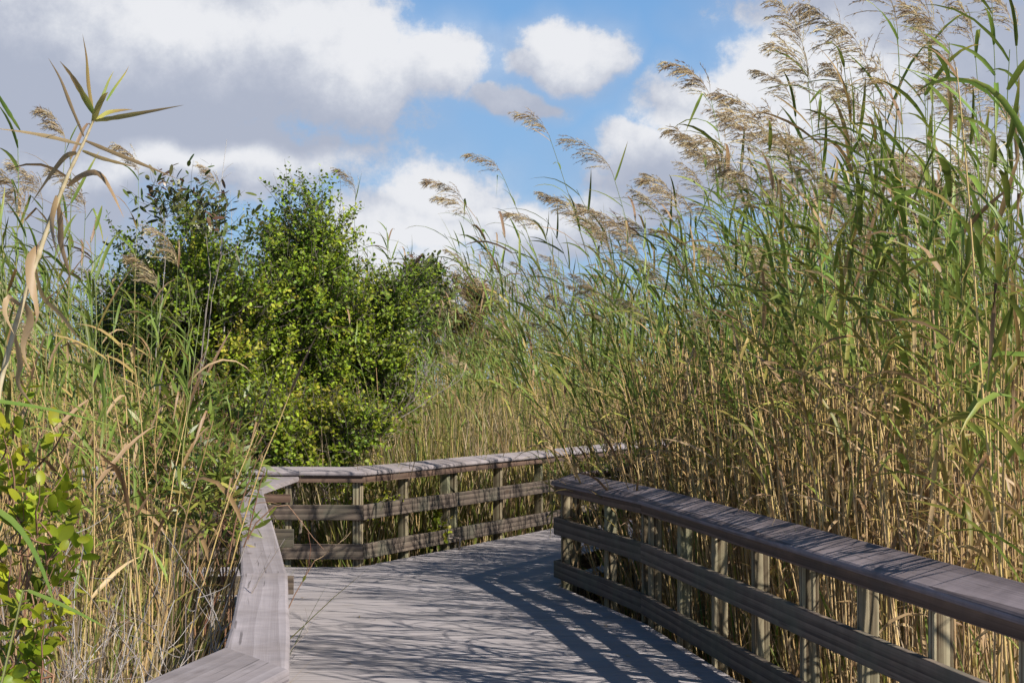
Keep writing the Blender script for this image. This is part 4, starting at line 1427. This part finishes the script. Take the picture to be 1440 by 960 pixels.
# ------------------------------------------------------------------ big leaning dry reed at the left edge
def near_reed():
    Y = 4.3
    rng = np.random.default_rng(3)
    root = np.array([xat(-70, Y), Y + .1, GZ])
    o = thing('dry_reed', root, 'tall half dry reed leaning right at left edge, curled tan leaves, yellow tuft', 'dry reed')
    gs, gl = Geo(), Geo()
    path = [(-5, 560), (18, 470), (45, 385), (72, 305), (98, 240), (118, 200), (132, 168)]
    pts = np.array([root, root * .5 + at_y(-25, 700, Y) * .5] + [at_y(px, py, Y) for px, py in path]) - root
    # jointed cane with loose sheaths: the radius swells at every node
    sp = np.linspace(0, len(pts) - 1, 90)
    P_ = np.stack([np.interp(sp, range(len(pts)), pts[:, k]) for k in range(3)], 1)
    for _ in range(3): P_[1:-1] = (P_[:-2] + 2 * P_[1:-1] + P_[2:]) / 4
    u_ = np.linspace(0, 1, 90)
    ph_ = (u_ * 13) % 1.0
    rad_ = np.interp(u_, [0, .6, 1], [.0095, .0078, .0035]) * 0.8 * (0.86 + 0.22 * (1 - ph_) + 0.18 * np.exp(-((ph_ - .5) / .5) ** 8) * 0 + 0.25 * np.exp(-(np.minimum(ph_, 1 - ph_) / .035) ** 2))
    tube(gs, P_, rad_, 7, .7, np.clip(0.75 + rng.normal(size=90) * .12 - 0.35 * np.exp(-(np.minimum(ph_, 1 - ph_) / .05) ** 2) - .5 * np.clip(u_ - .9, 0, 1) * 8, 0, 1))
    def lf(path, w, age, dy=0.0, twist=0.8, prof=None):
        path = np.array(path, float)
        k = len(path)
        # resample smoothly
        tt = np.linspace(0, k - 1, 13)
        xs_ = np.interp(tt, range(k), path[:, 0]); ys_ = np.interp(tt, range(k), path[:, 1])
        for _ in range(2):
            xs_[1:-1] = (xs_[:-2] + 2 * xs_[1:-1] + xs_[2:]) / 4
            ys_[1:-1] = (ys_[:-2] + 2 * ys_[1:-1] + ys_[2:]) / 4
        P = np.array([at_y(x, y_, Y + dy * t / (k - 1)) for x, y_, t in zip(xs_, ys_, tt)]) - root
        tg = unit(np.gradient(P, axis=0))
        s0 = unit(np.cross(tg, [0.1, 1.0, 0.25]))
        n0 = np.cross(s0, tg)
        th = rng.uniform(-.5, .5) + np.linspace(0, 1, 13)[:, None] * rng.normal() * twist
        side = s0 * np.cos(th) + n0 * np.sin(th)
        s = np.linspace(0, 1, 13)
        wd = np.interp(s, [0, .15, .4, .7, 1], [.5, .9, 1, .6, .04]) * w * 0.8 * (1 + rng.normal(size=13) * .07)
        age = np.asarray(age, float)
        ribbon(gl, P, wd, side, .12, rng.uniform(.5, 1), np.interp(s, np.linspace(0, 1, len(age)), age))
    lf([(118, 192), (100, 150), (85, 110), (68, 82)], .012, [.8, .9, .95], .15)
    lf([(132, 160), (115, 130), (100, 105), (84, 86)], .020, [.25, .55, .75, .9], -.1)
    lf([(132, 165), (124, 120), (122, 80), (116, 48)], .011, [.6, .65, .9], .1)
    lf([(130, 172), (138, 150), (146, 135), (152, 130)], .020, [.55, .6, .62], -.05)
    lf([(135, 160), (143, 140), (152, 115), (160, 100)], .010, [.2, .3, .5], .1)
    lf([(150, 142), (160, 125), (175, 105), (182, 92)], .008, [.2, .4, .7], .1)
    lf([(134, 170), (150, 158), (170, 155), (187, 154)], .013, [.45, .6, .85], .1)
    lf([(134, 170), (165, 165), (210, 157), (258, 148)], .015, [.5, .6, .9], -.15)
    lf([(116, 204), (70, 192), (30, 185), (-12, 180)], .013, [.85, .9, .95], .1)
    lf([(120, 198), (160, 215), (205, 233), (250, 252)], .013, [.85, .9, .95], -.2)
    lf([(116, 212), (140, 222), (170, 230), (194, 236)], .012, [.7, .75, .8], -.2)
    lf([(108, 215), (92, 218), (68, 250), (44, 286)], .016, [.7, .85, .95], .1)
    lf([(95, 262), (115, 245), (140, 240), (158, 270), (174, 306)], .018, [.8, .85, .95], -.15)
    lf([(82, 285), (86, 320), (84, 340), (94, 372), (100, 395)], .020, [.9, .95, .95], .1)
    lf([(80, 275), (72, 310), (76, 345), (96, 390)], .022, [.95, .95, .95], -.1)
    lf([(55, 345), (40, 360), (42, 395), (52, 430), (55, 455), (30, 475)], .028, [.9, .95, 1], -.1)
    lf([(50, 378), (58, 420), (85, 440), (105, 470), (118, 482)], .018, [.85, .95, 1], .1)
    lf([(30, 430), (10, 415), (5, 440), (20, 470)], .020, [.95, 1, 1], -.1)
    lf([(35, 425), (45, 450), (30, 485), (40, 520)], .024, [.9, .95, 1], .05)
    lf([(20, 470), (30, 510), (22, 540), (55, 580)], .020, [.9, .95, 1], .1)
    lf([(-5, 130), (10, 155), (25, 178), (30, 186)], .012, [.05, .1, .2], .1)
    link('stem', gs.mesh('stem', M['dry_stem'], True), o)
    link('leaves', gl.mesh('leaves', M['reed_leaf']), o)
near_reed()

def near_blades():
    Y = 3.6
    for i, (path, w, lab) in enumerate([
            ([(-40, 560), (10, 566), (70, 578), (150, 603)], .013, 'single long green blade lying level across the left edge above the oval leaves'),
            ([(-30, 705), (15, 730), (45, 800), (62, 880)], .022, 'broad pale green blade curving down in front of the oval leaved bush'),
            ([(40, 830), (75, 850), (110, 875), (138, 897)], .014, 'short light green blade pointing right below the oval leaved bush')]):
        P = np.array([at_y(px, py, Y) for px, py in path])
        tt = np.linspace(0, 3, 11)
        P = np.stack([np.interp(tt, range(4), P[:, k]) for k in range(3)], 1)
        for _ in range(3): P[1:-1] = (P[:-2] + 2 * P[1:-1] + P[2:]) / 4
        P[:, 1] += np.linspace(0, .12, 11) ** 1.0
        root = np.array([P[0][0] - .25, Y, GZ])
        o = thing('grass_blade', root, lab, 'grass blade')
        g = Geo()
        tg = unit(np.gradient(P, axis=0))
        s0 = unit(np.cross(tg, [0.45, -.45, .75]))
        ribbon(g, P - root, np.interp(np.linspace(0, 1, 11), [0, .3, .7, 1], [.8, 1, .6, .05]) * w, s0, .12, .5, [.05] * 8 + [.1, .25, .4])
        link('blade', g.mesh('blade', M['reed_leaf']), o)
        g2 = Geo()
        tube(g2, np.array([root, root + np.array([.02, 0, (P[0][2] - GZ) * .5]), P[0] + np.array([-.01, 0, 0]), P[0]]) - root, [.004, .0035, .003, .002], 4, .5, .3)
        link('stem', g2.mesh('stem', M['reed_stem']), o)
near_blades()

# arching brown twig that hangs over the left railing
def arch_twig():
    Y = 9.0
    root = np.array([xat(315, Y), Y, GZ])
    o = thing('arching_twig', root, 'thin brown twig with a few curled leaves arching over the pale left railing', 'twig')
    g, gl = Geo(), Geo()
    def path(l): return np.array([at_y(px, py, Y) for px, py in l]) - root
    tube(g, np.concatenate([[np.zeros(3)], path([(325, 830), (345, 765), (360, 735), (385, 712), (405, 710), (425, 735), (440, 755), (455, 772)])]),
         np.linspace(.005, .0014, 9), 4, .5, .6)
    tube(g, np.concatenate([[np.zeros(3)], path([(330, 800), (348, 755), (360, 705), (366, 680), (372, 660)])]), np.linspace(.005, .002, 6), 4, .5, .3)
    tube(g, np.concatenate([[np.zeros(3)], path([(318, 800), (332, 730), (345, 690), (360, 650), (380, 620)])]), np.linspace(.006, .002, 6), 4, .5, .5)
    tube(g, path([(433, 748), (437, 770), (434, 795), (428, 812)]), [.002, .002, .0015, .001], 3, .5, .1)
    rng = np.random.default_rng(9)
    for (a, b, w, ag) in [((348, 748), (370, 755), .016, .6), ((346, 765), (374, 776), .016, .9), ((352, 735), (366, 715), .012, .2), ((345, 683), (356, 676), .014, .3),
                          ((358, 672), (366, 685), .012, .2), ((372, 655), (388, 662), .02, .2), ((352, 660), (350, 672), .018, .15), ((430, 808), (425, 818), .016, .7)]:
        p0, p1 = at_y(*a, Y) - root, at_y(*b, Y) - root
        d = p1 - p0
        leaf_batch(gl, [p0], [d], [[rng.normal() * .3, -1, .6]], np.linalg.norm(d) * 1.05, w, LANCE_R, LANCE_P, .12, .5, ag)
    link('stems', g.mesh('stems', M['red_twig'], True), o)
    link('leaves', gl.mesh('leaves', M['willow']), o)
arch_twig()
# dead leaf bits on the deck by the right railing
for i, (px, py, ln, rot, lab) in enumerate([(797, 826, .16, .2, 'dry reed leaf lying on the deck at the foot of the right railing end post'),
                                            (812, 860, .12, -.4, 'curled dry leaf scrap on the deck in the railing shadow'),
                                            (424, 840, .05, 1.2, 'tiny dry leaf on the deck beside the pale left railing')]):
    p = at_z(px, py, 0.006)
    g = Geo()
    leaf_batch(g, [(0, 0, 0)], [(math.cos(rot), math.sin(rot), 0.10)], [(0, 0.1, 1)], ln, .016, LROWS, LPROF, .12, .5, .85)
    o = link('fallen_leaf', g.mesh('fallen_leaf', M['reed_leaf']))
    o.location = p
    tag(o, lab, 'leaf')
